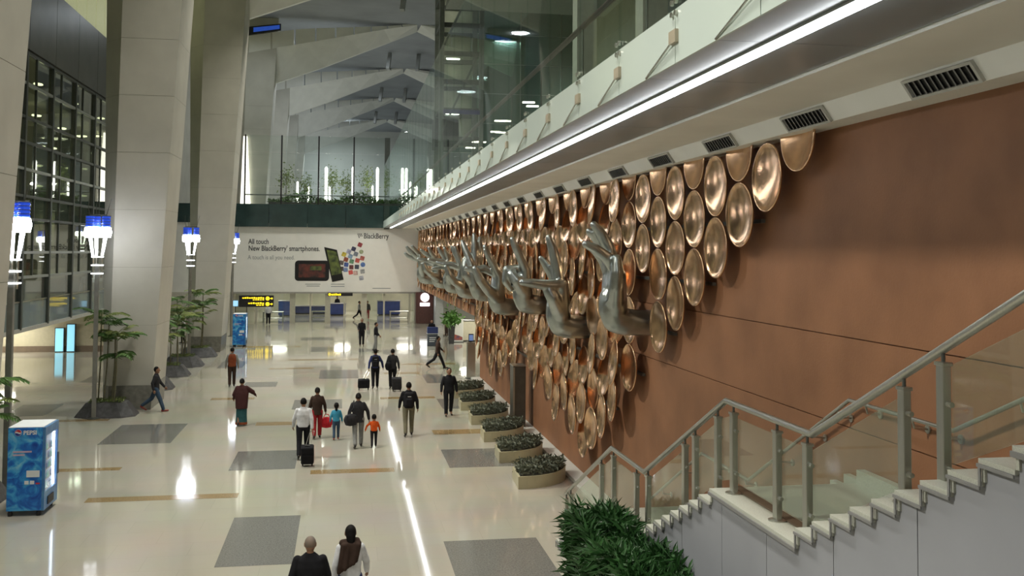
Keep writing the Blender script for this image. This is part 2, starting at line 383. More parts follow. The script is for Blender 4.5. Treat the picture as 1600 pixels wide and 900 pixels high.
for i in range(25):
    y = 9.1 + i*3.0
    if i < 12: v = vp if i == 0 else copy_tree(vp)
    else:
        v = empty('air_vent', cat='air vent')
        for ch in vp.children:
            if not ch.name.startswith('slat'): c = ch.copy(); COL.objects.link(c); c.parent = v
    v.location = (6.055, y, 7.775); v.rotation_euler = (0, math.radians(-35), 0)
    if i < 4:
        v['label'] = ['air vent with grey slats cut off by the right edge', 'grey slatted air vent above the rightmost copper half disc', 'grey slatted air vent, second in full view from the right', 'grey slatted air vent, third in full view from the right'][i]
    else: v['label'] = 'small grey air vent on the fascia receding above the discs'
    v['group'] = 'air vents on the fascia'
# ------------------------------------------------------------------ hall roof, back wall
struct('ceiling', MB().box(-30, 15, -8, 170, 26.0, 26.3), mat('grey roof deck', (0.30, 0.32, 0.34), 0.7, noise=0.12, scale=0.3))
struct('wall_back', MB().box(-30, 16, -8.3, -8, -0.3, 26), m_coldk)
# ------------------------------------------------------------------ columns and folded roof beams
def loft_rings(rings):
    n = len(rings[0]); mb = MB(); vs = [p for r in rings for p in r]; fs = []
    for i in range(len(rings)-1):
        for k in range(n): k2 = (k+1) % n; fs.append((i*n+k, i*n+k2, (i+1)*n+k2, (i+1)*n+k))
    fs += [tuple(range(n))[::-1], tuple((len(rings)-1)*n+k for k in range(n))]
    return mb.add(vs, fs)
def make_column(name, yf, z0, depth=2.8, dx=0.0):
    c = bpy.data.objects.new(name, None); COL.objects.link(c); c.location = (dx, yf, 0); c['kind'] = 'structure'
    def ring(z):
        t = z/20.0
        xl = -8.95 - 0.5*t; xr = -7.15 + 1.05*t
        ch = 0.25 + 0.75*t
        return [(xl+ch, 0, z), (xr, 0, z), (xr, depth, z), (xl, depth, z), (xl, ch*1.4, z)]
    courses = [z0] + [z for z in (0.92, 3.2, 5.4, 7.6, 9.8, 12.0, 14.2, 16.4, 18.4, 26.0) if z > z0]
    for a, b_ in zip(courses[:-1], courses[1:]):
        g = 0.012
        if b_ == 0.92: loft_rings([ring(a), ring(b_-g)]).build('plinth', m_plinth, c); continue
        loft_rings([ring(a), ring(b_-g)]).build('stone_course', m_col, c)
        # shaded facet on the outer corner in darker stone
        t0, t1 = a/20.0, (b_-g)/20.0
    loft_rings([[(p[0] + (0.02 if i in (0, 3, 4) else -0.02), p[1] + 0.02 if i < 2 else p[1] - 0.02, p[2]) for i, p in enumerate(ring(z))] for z in (z0+0.01, 25.9)]).build('core', m_coldk, c)
    return c
for nm, yf, z0 in (('column_near', 19.2, 0), ('column_middle', 39.5, 0), ('column_far', 61.0, 0), ('column_bridge', 86.3, 10.0)):
    make_column(nm, yf, z0)
for i, yy in enumerate((107.5, 128.5, 150)): make_column('column_beyond', yy, 10.0)
# folded beam: shape traced at the bridge column's own distance, repeated every bay
YB = 86.3
def bp(u, v, dy=0.0): p = pt(u, v, Y=YB); return Vector((p.x, dy, p.z))
low = [(426,125), (507,98), (567,75), (612,58), (655,41)]
cre = [(387.5,82.5), (470,68.5), (540,56.5), (600,46), (652,39)]
top = [(387.5,56), (470,45), (540,43), (600,41), (650,37)]
def make_beam(y, mirror=False, wash=m_white):
    c = bpy.data.objects.new('roof_beam', None); COL.objects.link(c); c.location = (0, y, 0); c['kind'] = 'structure'
    xr = bp(655, 41).x
    def T(p): return Vector((2*xr - p.x, p.y, p.z)) if mirror else p
    for i in range(4):
        L = [T(bp(*low[i], 2.0)), T(bp(*low[i+1], 2.0)), T(bp(*cre[i+1])), T(bp(*cre[i]))]
        MB().prism(L, (0, 0.35, 0.0)).build('soffit_facet', wash, c)
    # upright panels with joints between them
    N = 9
    def lerp(poly, t):
        f = t*4; i = min(3, int(f)); a = Vector(poly[i]); b_ = Vector(poly[i+1]); return a.lerp(b_, f-i)
    for k in range(N):
        a, b_ = k/N + 0.004, (k+1)/N - 0.004
        q = [T(bp(*lerp(cre, a), -0.02)), T(bp(*lerp(cre, b_), -0.02)), T(bp(*lerp(top, b_), -0.02)), T(bp(*lerp(top, a), -0.02))]
        MB().prism(q, (0, 0.2, 0)).build('upright_panel', m_white, c)
    return c
for y in (40.2, 61.7, YB, 107.5, 128.5, 150.0):
    make_beam(y)
    if y > 60: make_beam(y, True)
# steel props between the beams
for y in (74.0, 98.5, 120, 141):
    for x in (4.1, 7.0):
        MB().bar((x, y, 24.2), (x+0.25, y+0.8, 26.0), 0.34).build('roof_strut', mat('grey strut', (0.36, 0.37, 0.36), 0.5, noise=0.08))['kind'] = 'structure'
struct('wall_left_outer', MB().box(-30.3, -30, -8, 168, -0.3, 26), m_coldk)
struct('wall_left_far', MB().box(-15.3, -15, 62.3, 112, 0, 4.0), m_coldk)
struct('wall_left_near', MB().box(-14.3, -14, -8, 18, 0, 26), m_coldk)
pw_ = [pt(u, v, Y=85.6) for u, v in ((386, 55), (439, 47), (439, 37), (386, 42))]
win = struct('window_1', MB().prism([(q.x, q.y, q.z) for q in pw_], (0, 0.25, 0)), m_black)
pw_ = [pt(u, v, Y=85.55) for u, v in ((396, 50), (437, 45), (437, 39), (396, 43))]
MB().prism([(q.x, q.y, q.z) for q in pw_], (0, 0.04, 0)).build('pane', mat('night sky glow pane', (0.01, 0.04, 0.3), 0.1, emit=0.35, ecol=(0.05, 0.16, 0.8), noise=0.2, scale=2), win)  # sky light behind the pane is put in as its own glow
# ------------------------------------------------------------------ far wall: banner, bridge above it
YW = 84.0
bx0 = pt(364, 400, Y=YW).x; bx1 = 6.45
zb0 = pt(500, 456, Y=YW).z; zb1 = 7.99
struct('wall_far', MB().box(-14, 15, YW, YW+0.5, zb0-0.02, 8.3), m_white)
ban = empty('advert_banner', (0, YW-0.03, 0), label='wide white advert banner with two phones across the far wall', cat='banner')
MB().box(bx0, bx1, -0.06, 0.02, zb0, zb1).build('board', mat('white banner vinyl', (0.80, 0.79, 0.75), 0.45, noise=0.02, scale=2), ban)
MB().box(bx0, bx1, -0.10, 0.02, zb0-0.14, zb0-0.01).build('lower_edge', mat('banner edge grey', (0.35, 0.34, 0.31), 0.5, noise=0.05), ban)
m_ink = mat('dark grey ink', (0.07, 0.07, 0.075), 0.5, noise=0.05); m_ink2 = mat('mid grey ink', (0.28, 0.30, 0.31), 0.5, noise=0.05)
def btext(u, v, body, h, m_=m_ink, bold=0.01, width=None, space=1.0):
    p = pt(u, v, Y=YW-0.1)
    o = text('lettering', body, h, m_, ban, face_cam_y(p.x, -0.068, p.z), 0.003, bold, 0, space=space)
    if width:
        width = pt(u + width/PXM, v, Y=YW-0.1).x - p.x
        xs = [vv.co.x for vv in o.data.vertices]; s_ = width/(max(xs)-min(xs))
        for vv in o.data.vertices: vv.co.x *= s_
    return o
PXM = (YW)/1540*1.03
btext(388, 381, 'All touch', 0.60, width=32*PXM)
btext(388, 391.5, "New BlackBerry' smartphones.", 0.60, width=111*PXM)
btext(387, 405, 'A touch is all you need.', 0.50, m_ink2, 0.0, width=73*PXM)
btext(568, 372.5, 'BlackBerry', 0.62, width=39*PXM)
for i in range(7):       # the dotted mark left of the word
    p = pt(559.5 + (i % 3)*2.6 + (i//3)*0.8, 366 + (i//3)*2.4, Y=YW-0.1)
    MB().lathe([(0.055, 0), (0.055, 0.006)], 10, (p.x, -0.066, p.z), 'y').build('logo_dot', m_ink, ban)
for (u, v, n, wd) in ((477, 444, 'long small print line', 22), (479, 447, 'small print here', 19), (517, 444, 'small print line', 20), (517, 447.5, 'small print line two', 20), (582, 450.5, 'small print at the lower edge of it', 27)):
    # too small to read in the photograph: thin grey rules stand where the small print is
    p = pt(u, v, Y=YW-0.1); MB().box(p.x, p.x+wd*PXM, -0.066, -0.06, p.z-0.03, p.z+0.03).build('small_print', m_ink2, ban)
def rrect(cx, cz, w_, h_, r, n=5):
    out = []
    for qx, qz, a0 in ((1, 1, 0), (-1, 1, 90), (-1, -1, 180), (1, -1, 270)):
        for k in range(n+1):
            a = math.radians(a0 + 90*k/n); out.append((cx + qx*(w_/2-r) + r*math.cos(a), cz + qz*(h_/2-r) + r*math.sin(a)))
    return out
def flat(name, pts2, y0, d, m_, parent, rot=0, c=(0, 0)):
    cs, sn = math.cos(rot), math.sin(rot)
    P = [(c[0] + (x-c[0])*cs - (z-c[1])*sn, y0, c[1] + (x-c[0])*sn + (z-c[1])*cs) for x, z in pts2]
    return MB().prism(P, (0, d, 0)).build(name, m_, parent)
m_phone = mat('phone black print', (0.012, 0.012, 0.013), 0.3, noise=0.1); 
m_scr1 = mat('phone screen print', (0.16, 0.04, 0.03), 0.4, col2=(0.02, 0.02, 0.02), scale=2.2)
m_scr2 = mat('phone screen print green', (0.16, 0.20, 0.05), 0.4, col2=(0.02, 0.03, 0.02), scale=2.4)
pa = pt(461, 407, Y=YW-0.1); pb = pt(514, 439, Y=YW-0.1); cx, cz = (pa.x+pb.x)/2, (pa.z+pb.z)/2
ph = flat('printed_phone', rrect(cx, cz, pb.x-pa.x, pa.z-pb.z, 0.28), -0.07, 0.008, m_phone, ban)
flat('phone_screen', rrect(cx, cz, (pb.x-pa.x)*0.78, (pa.z-pb.z)*0.66, 0.04), -0.078, 0.008, m_scr1, ph)
flat('phone_widget', rrect(cx+0.3, cz+0.22, 0.95, 0.34, 0.04), -0.082, 0.004, m_scr2, ph)
q = [pt(u, v, Y=YW-0.1) for u, v in ((506.5,386), (526.5,390.5), (537,437), (519,440.5))]
ph2 = MB().prism([(p.x, -0.085, p.z) for p in q], (0, 0.01, 0)).build('printed_phone', m_phone, ban)
q = [pt(u, v, Y=YW-0.1) for u, v in ((510.5,390), (525.5,393.5), (534,427), (518.5,430.5))]
MB().prism([(p.x, -0.092, p.z) for p in q], (0, 0.007, 0)).build('phone_screen', m_scr2, ph2)
icons = [(562.5,382.5,0.7,(0.28,0.05,0.06)), (552.5,389,0.6,(0.05,0.05,0.10)), (564.5,393.5,0.5,(0.33,0.36,0.22)), (545,393,0.7,(0.36,0.36,0.48)), (537.5,397.5,0.6,(0.50,0.40,0.06)),
         (556,397,0.5,(0.20,0.22,0.26)), (547.5,400.5,0.6,(0.22,0.32,0.45)), (540.5,405.5,0.5,(0.30,0.08,0.05)), (566,403.5,0.4,(0.42,0.12,0.10)), (558.5,407,0.4,(0.50,0.10,0.08)),
         (549.5,408.5,0.4,(0.12,0.24,0.14)), (533.5,410.5,0.3,(0.12,0.10,0.10)), (541,413.5,0.2,(0.06,0.10,0.30)), (567,413.5,0.1,(0.10,0.18,0.42)), (557.5,417,0.1,(0.06,0.07,0.10)),
         (549,417.5,0.0,(0.16,0.05,0.05)), (540,421.5,-0.1,(0.20,0.26,0.45)), (533.5,420,-0.1,(0.10,0.08,0.08)), (566.5,424,-0.2,(0.30,0.31,0.32)), (548,425.5,-0.3,(0.60,0.10,0.09)),
         (555.5,426.5,-0.1,(0.55,0.38,0.35)), (564.5,434.5,-0.3,(0.35,0.36,0.42))]
for i, (u, v, r_, c_) in enumerate(icons):
    p = pt(u, v, Y=YW-0.1); sz = 0.36 if i not in (13,) else 0.40
    flat('app_icon', rrect(p.x, p.z, sz, sz, 0.05 if i not in (2, 13) else sz*0.49, 4), -0.068, 0.006, mat('icon print %d' % i, c_, 0.5, noise=0.35, scale=7), ban, -r_*0.6, (p.x, p.z))
# bridge
zr = pt(500, 320, Y=YW-0.1).z
brg = empty('bridge_deck', (0, 0, 0)); brg['kind'] = 'structure'
xs = [bx0-0.3 + i*(3.27 - bx0 + 0.3)/4 for i in range(5)]
for i in range(4): MB().box(xs[i]+0.02, xs[i+1]-0.02, YW-0.3, YW-0.1, 8.0, zr).build('spandrel_panel', m_teal, brg)
MB().box(-14, 15, YW-0.09, YW+1.5, 8.31, zr-0.02).build('deck_edge', m_teal, brg)
struct('floor_deck', MB().box(-30, 15, YW+1.5, 168, zr-0.6, zr-0.05), mat('deck stone', (0.33, 0.33, 0.30), 0.3, noise=0.1))
scr = empty('bridge_glass_screen', (0, YW-0.2, 0), label='tall glass screen with slim black posts on the bridge above the banner', cat='glass screen')
zt_ = pt(500, 213, Y=YW-0.2).z
px_ = [383, 440, 498, 553, 605]
for u in px_:
    x = pt(u, 260, Y=YW-0.2).x; r_ = 0.22 if u == 605 else 0.06
    MB().box(x-r_, x+r_, -0.09, 0.09, zr - (2.0 if u == 605 else 0), zt_).build('post', m_steeldk if u == 605 else m_black, scr)
xx = [pt(u, 260, Y=YW-0.2).x for u in px_]
for i in range(4):
    for j in range(4):
        MB().box(xx[i]+0.08, xx[i+1]-0.08, -0.012, 0.012, zr + j*(zt_-zr)/4+0.02, zr + (j+1)*(zt_-zr)/4 - 0.02).build('glass_pane', g_clear, scr)
zz = pt(500, 305.5, Y=YW-0.2).z
MB().tube([(xx[0], 0.12, zz), (xx[4], 0.12, zz)], 0.05, 8).build('handrail', m_steeldk, scr)
# hedge and vertical light tubes on the deck
def leaf_cloud(name, fn, n, ln, wd, m_, parent, seed=1, up=0.3, kind='stuff'):
    """n small leaf blades at the points fn() gives"""
    r = random.Random(seed); mb = MB()
    for _ in range(n):
        p = Vector(fn(r)); d = Vector((r.gauss(0, 1), r.gauss(0, 1), r.gauss(up, 0.8))).normalized()
        s_ = d.cross(Vector((r.gauss(0, 1), r.gauss(0, 1), r.gauss(0, 1)))).normalized(); L = ln*r.uniform(0.6, 1.25); W = wd*r.uniform(0.7, 1.2)
        nrm = s_.cross(d)
        mb.add([p, p + d*L*0.45 + s_*W + nrm*W*0.25, p + d*L - Vector((0, 0, L*0.18)), p + d*L*0.45 - s_*W + nrm*W*0.25], [(0, 1, 2), (0, 2, 3)])
    o = mb.build(name, m_, parent, fix=False)
    if kind: o['kind'] = kind
    return o
m_leaf = mat('dark green leaf', (0.035, 0.115, 0.028), 0.45, col2=(0.014, 0.050, 0.012), scale=3)
m_leaf2 = mat('fresh green leaf', (0.10, 0.20, 0.045), 0.5, col2=(0.05, 0.12, 0.03), scale=2)
m_leaf3 = mat('yellow green leaf', (0.22, 0.26, 0.07), 0.5, col2=(0.12, 0.18, 0.05), scale=2)
m_leaf4 = mat('grey green ground cover', (0.14, 0.155, 0.105), 0.6, col2=(0.07, 0.08, 0.055), scale=3)
hx0, hx1 = pt(420, 312, Y=YW+1.4).x, pt(683, 312, Y=YW+1.4).x
hd = empty('deck_planter', (0, YW+1.2, zr), label='long low planter of green shrubs behind the bridge glass', cat='planter')
MB().box(hx0, hx1, 0.0, 0.9, -0.05, 0.25).build('trough', m_steeldk, hd)
leaf_cloud('foliage', lambda r: (lambda x: (x, r.uniform(0, 0.9), 0.2 + r.uniform(0, 0.55+0.35*math.sin(x*1.3))))(r.uniform(hx0, hx1)), 2600, 0.30, 0.07, m_leaf2, hd, 3)
m_tube = emis('light tube glow', (1.0, 0.98, 0.86), 6.0)
for i, (u, v0, v1, Y) in enumerate([(465,284,314,100), (510,261,314,96), (515,290,314,118), (552,261,314,99), (582,290,312,120), (590,262,314,102), (635,263,313,104), (641,284,313,112), (651,291,313,120), (669,264,315,96), (680,265,296,96), (482,291,308,125)]):
    p1 = pt(u, v0, Y=Y); r_ = 0.13 if v0 < 275 else 0.10
    t = empty('light_column', (p1.x, Y, zr), label='x', cat='light column', group='glowing light columns on the deck')
    t['label'] = 'slender glowing white light column beyond the bridge glass'
    MB().lathe([(0.22, -0.05), (0.22, 0.1), (0.1, 0.14)], 12).build('base', m_steeldk, t)
    MB().lathe([(r_*0.9, 0.14), (r_, 0.3), (r_, p1.z-zr-0.15), (r_*0.6, p1.z-zr)], 12).build('glowing_tube', m_tube, t)
    if i in (1, 3, 5, 9):
        l = bpy.data.lights.new('light_column_light', 'POINT'); l.energy = 110; l.color = (1, 0.97, 0.88); l.shadow_soft_size = 0.1
        lo = bpy.data.objects.new('light_column_light', l); COL.objects.link(lo); lo.location = (p1.x, Y-0.5, (p1.z+zr)/2)
# tall lit slot on the bridge column
pA = pt(383.5, 213, Y=86.1); pB = pt(383.5, 321, Y=86.1)
tag(MB().add([(pA.x-0.16, 86.05, pA.z), (pA.x+0.16, 86.05, pA.z), (pB.x+0.45, 86.05, pB.z-0.6), (pB.x-0.45, 86.05, pB.z-0.6), (pA.x-0.16, 86.2, pA.z), (pA.x+0.16, 86.2, pA.z), (pB.x+0.45, 86.2, pB.z-0.6), (pB.x-0.45, 86.2, pB.z-0.6)],
         [(0,1,2,3),(7,6,5,4),(0,4,5,1),(1,5,6,2),(2,6,7,3),(3,7,4,0)]).build('wall_light', emis('slot light', (1.0, 0.97, 0.84), 2.2)),
    'tall tapering glowing light panel left of the bridge screen', 'wall light')
for i, (u, v, Y) in enumerate([(447,280,97), (477,290,104), (519,283,100), (541,288,104), (574,282,103)]):
    p = pt(u, v, Y=Y); t = empty('potted_tree', (p.x, Y, zr), label='small yellow green tree between light columns on the deck', cat='tree', group='small trees on the deck')
    MB().tube([(0, 0, -0.05), (0.03, 0, (p.z-zr)*0.6), (0, 0, p.z-zr)], [0.05, 0.04, 0.02], 6).build('trunk', mat('bark', (0.09, 0.07, 0.045), 0.8, noise=0.3), t)
    leaf_cloud('foliage', lambda r, p=p: (r.gauss(0, 0.38), r.gauss(0, 0.38), p.z-zr + r.gauss(0, 0.6)), 260, 0.28, 0.07, m_leaf3, t, 20+i)
struct('wall_far_side', MB().box(-14, bx0, YW, YW+0.3, 0, zb0-0.02), mat('cream far wall', (0.5, 0.48, 0.4), 0.5, noise=0.06))
struct('wall_end', MB().box(-30, 15, 166, 166.4, 9, 26), mat('hazy end wall', (0.55, 0.56, 0.52), 0.7, noise=0.12, scale=0.2))
struct('wall_deck_left', MB().box(-14.4, -14, YW+0.5, 166, 8.0, 26), m_coldk)
# ------------------------------------------------------------------ hall behind the glass doors under the banner
zc = zb0
struct('wall_arrivals', MB().box(-15, 10, 102, 102.3, 0, 4), mat('cream arrivals wall', (0.55, 0.53, 0.40), 0.6, noise=0.15, scale=0.6))
struct('ceiling_arrivals', MB().box(-15, 13, YW+0.5, 112, 3.5, 3.7), m_white)
gd = empty('glass_doors', (0, YW+0.1, 0), label='row of glass doors in pale frames under the banner', cat='doors')
du = [365, 400, 457, 485, 512, 538, 569, 600, 640, 651]
m_post = mat('pale door frame', (0.50, 0.49, 0.40), 0.4, metal=0.2, noise=0.05)
for i, u in enumerate(du):
    x = pt(u, 480, Y=YW).x; w_ = 0.22 if u in (457, 512, 569, 651) else 0.07
    MB().box(x-w_, x+w_, -0.1, 0.1, 0, zc).build('door_post', m_post, gd)
    if i:
        xa_ = pt(du[i-1], 480, Y=YW).x
        if du[i-1] not in (512, 538, 600): MB().box(xa_+0.17, x-0.17, -0.012, 0.012, 0.06, zc-0.1).build('glass_pane', g_clear, gd)
MB().box(bx0, pt(651, 480, Y=YW).x, -0.1, 0.1, zc-0.1, zc).build('header', m_post, gd)
m_blue = mat('blue counter laminate', (0.025, 0.045, 0.17), 0.4, noise=0.15, scale=3)
def counter(u0, u1, vtop, vbot, Y, label, m_=m_blue):
    a = pt(u0, 480, Y=Y); b_ = pt(u1, 480, Y=Y); zt2 = pt(u0, vtop, Y=Y).z
    c = empty('service_counter', ((a.x+b_.x)/2, Y, 0), label=label, cat='counter'); h = (b_.x-a.x)/2
    MB().rbox(-h, h, 0, 1.0, 0.1, zt2-0.06, 0.03).build('body', m_, c)
    MB().rbox(-h-0.05, h+0.05, -0.08, 1.05, zt2-0.06, zt2, 0.015).build('worktop', mat('counter top', (0.25, 0.24, 0.27), 0.3, noise=0.1), c)
    MB().box(-h+0.1, h-0.1, 0.06, 0.9, 0, 0.1).build('kick_plate', m_black, c)
    return c
counter(435, 455, 470, 493, 93, 'dark blue service counter at the left behind the glass doors')
counter(460, 510, 478, 495, 96, 'long low blue counter behind the glass doors, left of the middle')
counter(515, 540, 474, 494, 94, 'tall blue counter under the yellow hanging sign')
counter(590, 625, 470, 495, 94, 'wide blue counter at the right behind the glass doors')
def desk(u0, u1, vt, Y, label):
    a = pt(u0, 480, Y=Y); b_ = pt(u1, 480, Y=Y); h = (b_.x-a.x)/2; z = max(0.8, pt(u0, vt, Y=Y).z)
    c = empty('inspection_table', ((a.x+b_.x)/2, Y, 0), label=label, cat='table')
    MB().box(-h, h, -0.4, 0.4, z-0.07, z).build('table_top', m_steel, c)
    for sx in (-1, 1):
        for sy in (-1, 1): MB().box(sx*h-0.05*sx-0.04, sx*h-0.05*sx+0.04, sy*0.35-0.04, sy*0.35+0.04, 0, z-0.07).build('leg', m_steel, c)
    MB().box(-h+0.1, h-0.1, -0.33, 0.33, 0.25, 0.29).build('lower_shelf', m_steel, c)
desk(411, 443, 487, 86.5, 'steel table behind the doors, beside the yellow direction sign')
desk(487, 510, 486, 87, 'steel table in the middle behind the glass doors')
desk(609, 639, 486, 86, 'long steel table beside the brown sign wall')
m_yel = emis('yellow sign light', (1.0, 0.72, 0.02), 1.6)
def hang_sign(u0, u1, v0, v1, Y, label, rows):
    a = pt(u0, v0, Y=Y); b_ = pt(u1, v1, Y=Y)
    c = empty('direction_sign', ((a.x+b_.x)/2, Y, b_.z), label=label, cat='sign'); h = (b_.x-a.x)/2; H = a.z-b_.z
    MB().rbox(-h, h, -0.06, 0.08, 0, H, 0.02).build('box', m_black, c)
    if Y < 82: MB().tube([(-h*0.55, 0.02, 0), (-h*0.55, 0.02, -b_.z)], 0.045, 8).build('post', m_steeldk, c)
    else:
        for sx in (-1, 1): MB().box(sx*h*0.7-0.02, sx*h*0.7+0.02, 0.0, YW-Y, H-0.06, H-0.02).build('bracket', m_steeldk, c)
    for (x0, x1, z0, z1, shape) in rows:
        if shape == 'bar':
            n = max(2, int((x1-x0)*2*h/0.16)); wd = (x1-x0)*2*h/n
            for k in range(n):      # illegible yellow characters
                hh = (z1-z0)*H*(0.75 + 0.25*((k*7) % 3)/2)
                MB().box(-h + x0*2*h + k*wd, -h + x0*2*h + k*wd + wd*0.72, -0.075, -0.062, z0*H, z0*H+hh).build('character', m_yel, c)
        elif shape == 'disc':
            MB().lathe([((z1-z0)*H/2, -0.078), ((z1-z0)*H/2, -0.062)], 14, (-h+(x0+x1)*h, 0, (z0+z1)*H/2), 'y').build('symbol', m_yel, c)
        elif shape == 'arrow':
            X = -h + x0*2*h; W = (x1-x0)*2*h; zc_ = (z0+z1)/2*H; hh = (z1-z0)*H/2
            MB().prism([(X, -0.076, zc_-hh*0.3), (X+W*0.5, -0.076, zc_-hh*0.3), (X+W*0.5, -0.076, zc_-hh), (X+W, -0.076, zc_), (X+W*0.5, -0.076, zc_+hh), (X+W*0.5, -0.076, zc_+hh*0.3), (X, -0.076, zc_+hh*0.3)], (0, 0.012, 0)).build('arrow', m_yel, c)
hang_sign(373.5, 427.5, 461.5, 479.5, 80, 'black direction sign with two rows of yellow letters and arrows',
          [(0.10, 0.74, 0.72, 0.86, 'bar'), (0.40, 0.74, 0.58, 0.68, 'bar'), (0.77, 0.88, 0.56, 0.90, 'disc'), (0.90, 0.98, 0.62, 0.84, 'arrow'),
           (0.27, 0.74, 0.26, 0.40, 'bar'), (0.50, 0.74, 0.12, 0.21, 'bar'), (0.77, 0.88, 0.08, 0.42, 'disc'), (0.90, 0.98, 0.14, 0.36, 'arrow')])
hang_sign(512, 551, 457.5, 462.5, 83.3, 'small black hanging sign with yellow left half under the banner', [(0.02, 0.14, 0.1, 0.9, 'disc'), (0.15, 0.55, 0.2, 0.8, 'bar')])
a = pt(363, 469, Y=80.5); b_ = pt(372.5, 479, Y=80.5)
sg = empty('lightbox_sign', ((a.x+b_.x)/2, 80.5, b_.z), label='small light blue lightbox beside the black direction sign', cat='sign'); h = (b_.x-a.x)/2
MB().rbox(-h, h, -0.05, 0.1, 0, a.z-b_.z, 0.02).build('casing', m_black, sg)
MB().box(-h+0.03, h-0.03, -0.06, -0.045, 0.03, a.z-b_.z-0.03).build('lit_face', emis('light blue face', (0.35, 0.68, 0.95), 0.9), sg)
MB().tube([(0, 0.05, 0), (0, 0.05, -b_.z)], 0.04, 8).build('post', m_steeldk, sg)
# brown wall panel with a lit round logo
x0, x1 = pt(650, 480, Y=83).x, pt(677, 480, Y=83).x
bw = empty('sign_wall', (0, 83, 0), label='dark brown shop front panel with a glowing white round logo', cat='shop front')
MB().rbox(x0, x1, 0, 0.8, 0, zb0, 0.02).build('panel', mat('dark maroon panel', (0.085, 0.032, 0.028), 0.4, noise=0.12), bw)
p = pt(664, 464, Y=82.9); MB().lathe([(0.36, -0.10), (0.36, 0.0)], 20, (p.x, 0, min(p.z, zb0-0.42)), 'y').build('round_logo', emis('white logo light', (0.95, 0.98, 1.0), 3.5), bw)
MB().box(p.x-0.4, p.x+0.4, -0.08, 0.0, min(p.z, zb0-0.42)-0.72, min(p.z, zb0-0.42)-0.46).build('lit_name_bar', emis('white logo light', (0.95, 0.98, 1.0), 3.5), bw)
struct('wall_pier', MB().box(pt(678, 480, Y=83).x, pt(690, 480, Y=83).x, 81.5, 84, 0, 2.86), mat('grey pier', (0.42, 0.44, 0.44), 0.4, noise=0.06))
# ------------------------------------------------------------------ left facade
FX = -14.0
levels = [4.8, 5.9, 7.4, 8.4, 9.6, 10.8, 11.9, 13.4, 14.8]
fac = bpy.data.objects.new('wall_left', None); COL.objects.link(fac); fac['kind'] = 'structure'
ys = [18 + 4.05*i for i in range(17)]
for i, y in enumerate(ys):
    MB().box(FX-0.2, FX+0.12, y-0.11, y+0.11, 2.5, 14.8).build('mullion', m_frame, fac)
    MB().box(FX-0.05, FX+0.05, y+1.6, y+1.68, 4.8, 14.8).build('thin_mullion', m_frame, fac)
for z in levels: MB().box(FX-0.1, FX+0.10, 18, 84, z-0.06, z+0.06).build('transom', m_frame if z not in (5.9, 4.8, 9.6, 13.4) else mat('pale transom', (0.33, 0.36, 0.33), 0.4, metal=0.3, noise=0.06), fac)
m_spg = mat('grey green spandrel glass', (0.10, 0.115, 0.085), 0.12, spec=0.7, noise=0.12, scale=0.5)
for i in range(16):
    a, b_ = ys[i]+0.12, ys[i+1]-0.12
    for z0, z1 in zip(levels[:-1], levels[1:]):
        if z0 in (8.4, 9.6): MB().box(FX-0.03, FX+0.01, a, b_, z0+0.07, z1-0.07).build('glass_pane', glass('smoked facade glass', (0.42, 0.47, 0.36), 1.6, 0.02, 0.35, (0.13, 0.145, 0.10)), fac)
        else: MB().box(FX-0.02, FX+0.0, a, b_, z0+0.07, z1-0.07).build('glass_pane', glass('facade glass', (0.70, 0.76, 0.62), 1.2, 0.02, 0.22, (0.15, 0.155, 0.11)), fac)
    MB().box(FX-0.1, FX+0.16, ys[i]+0.02, ys[i+1]-0.02, 14.9, 18.4).build('dark_spandrel', mat('dark grey spandrel panel', (0.075, 0.078, 0.066), 0.35, noise=0.25, scale=0.7), fac)
    for j in range(3):
        for k in range(2):
            MB().box(FX-0.1, FX+0.0, ys[i]+k*2.02+0.05, ys[i]+(k+1)*2.02-0.05, 18.5+j*2.4, 18.5+(j+1)*2.4-0.08).build('lit_panel', mat('backlit olive panel', (0.30, 0.31, 0.16), 0.5, emit=0.42, ecol=(0.60, 0.62, 0.33), noise=0.06), fac)
struct('wall_left_backing', MB().box(FX-0.5, FX-0.12, 18, 84, 14.85, 26), m_coldk)
# rooms behind the facade
m_room = mat('olive cream room wall', (0.40, 0.385, 0.25), 0.6, col2=(0.28, 0.27, 0.17), scale=0.35)
struct('wall_rooms', MB().box(-20.3, -20, 18, 84, 2.4, 15), m_room)
for z in (4.55, 8.5, 13.2): struct('floor_rooms', MB().box(-20, FX-0.25, 18, 84, z, z+0.25), m_coldk)
for z, e in ((14.6, 130), (12.6, 190), (8.3, 110)):
    for y in (30, 46, 62, 78): area((-17, y, z), 1.5, e, WARM)
for y in (40, 56, 72): 
    area((-17.5, y, 4.4), 1.4, 130, COOL)
    area((-19, y-12, 2.3), 1.6, 230, WARM)  # added light to brighten the walls under the mezzanine
for k, y in enumerate(range(22, 84, 4)):     # darker room partitions and door leaves
    struct('wall_partition', MB().box(-19.99, -17.2, y+1.2, y+1.35, 4.85, 8.35).box(-19.99, -17.6, y+2.2, y+2.35, 10.9, 13.1), mat('dark partition', (0.13, 0.125, 0.085), 0.6, noise=0.2))
for i, (u, v) in enumerate([(60,133), (116,163), (158,186), (97,202), (57,182), (122,214), (130,214), (148,214), (154,214), (72,231), (82,233), (108,264), (133,265), (60,260), (60,272), (60,292), (98,304), (112,306), (130,307), (174,235), (174,266), (288,258), (288,285)]):
    p = pt(u, v, X=-15.0 if v < 250 else -15.5)
    tag(MB().lathe([(0.10, 0.0), (0.20, 0.02), (0.20, 0.07), (0.05, 0.09)], 12, p, 'z', 1, 1.8).build('ceiling_light', emis('round ceiling light', (1.0, 0.95, 0.78), 7)),
        'small oval ceiling light glowing inside the left glass front', 'ceiling light', 'ceiling lights behind the left glass front')
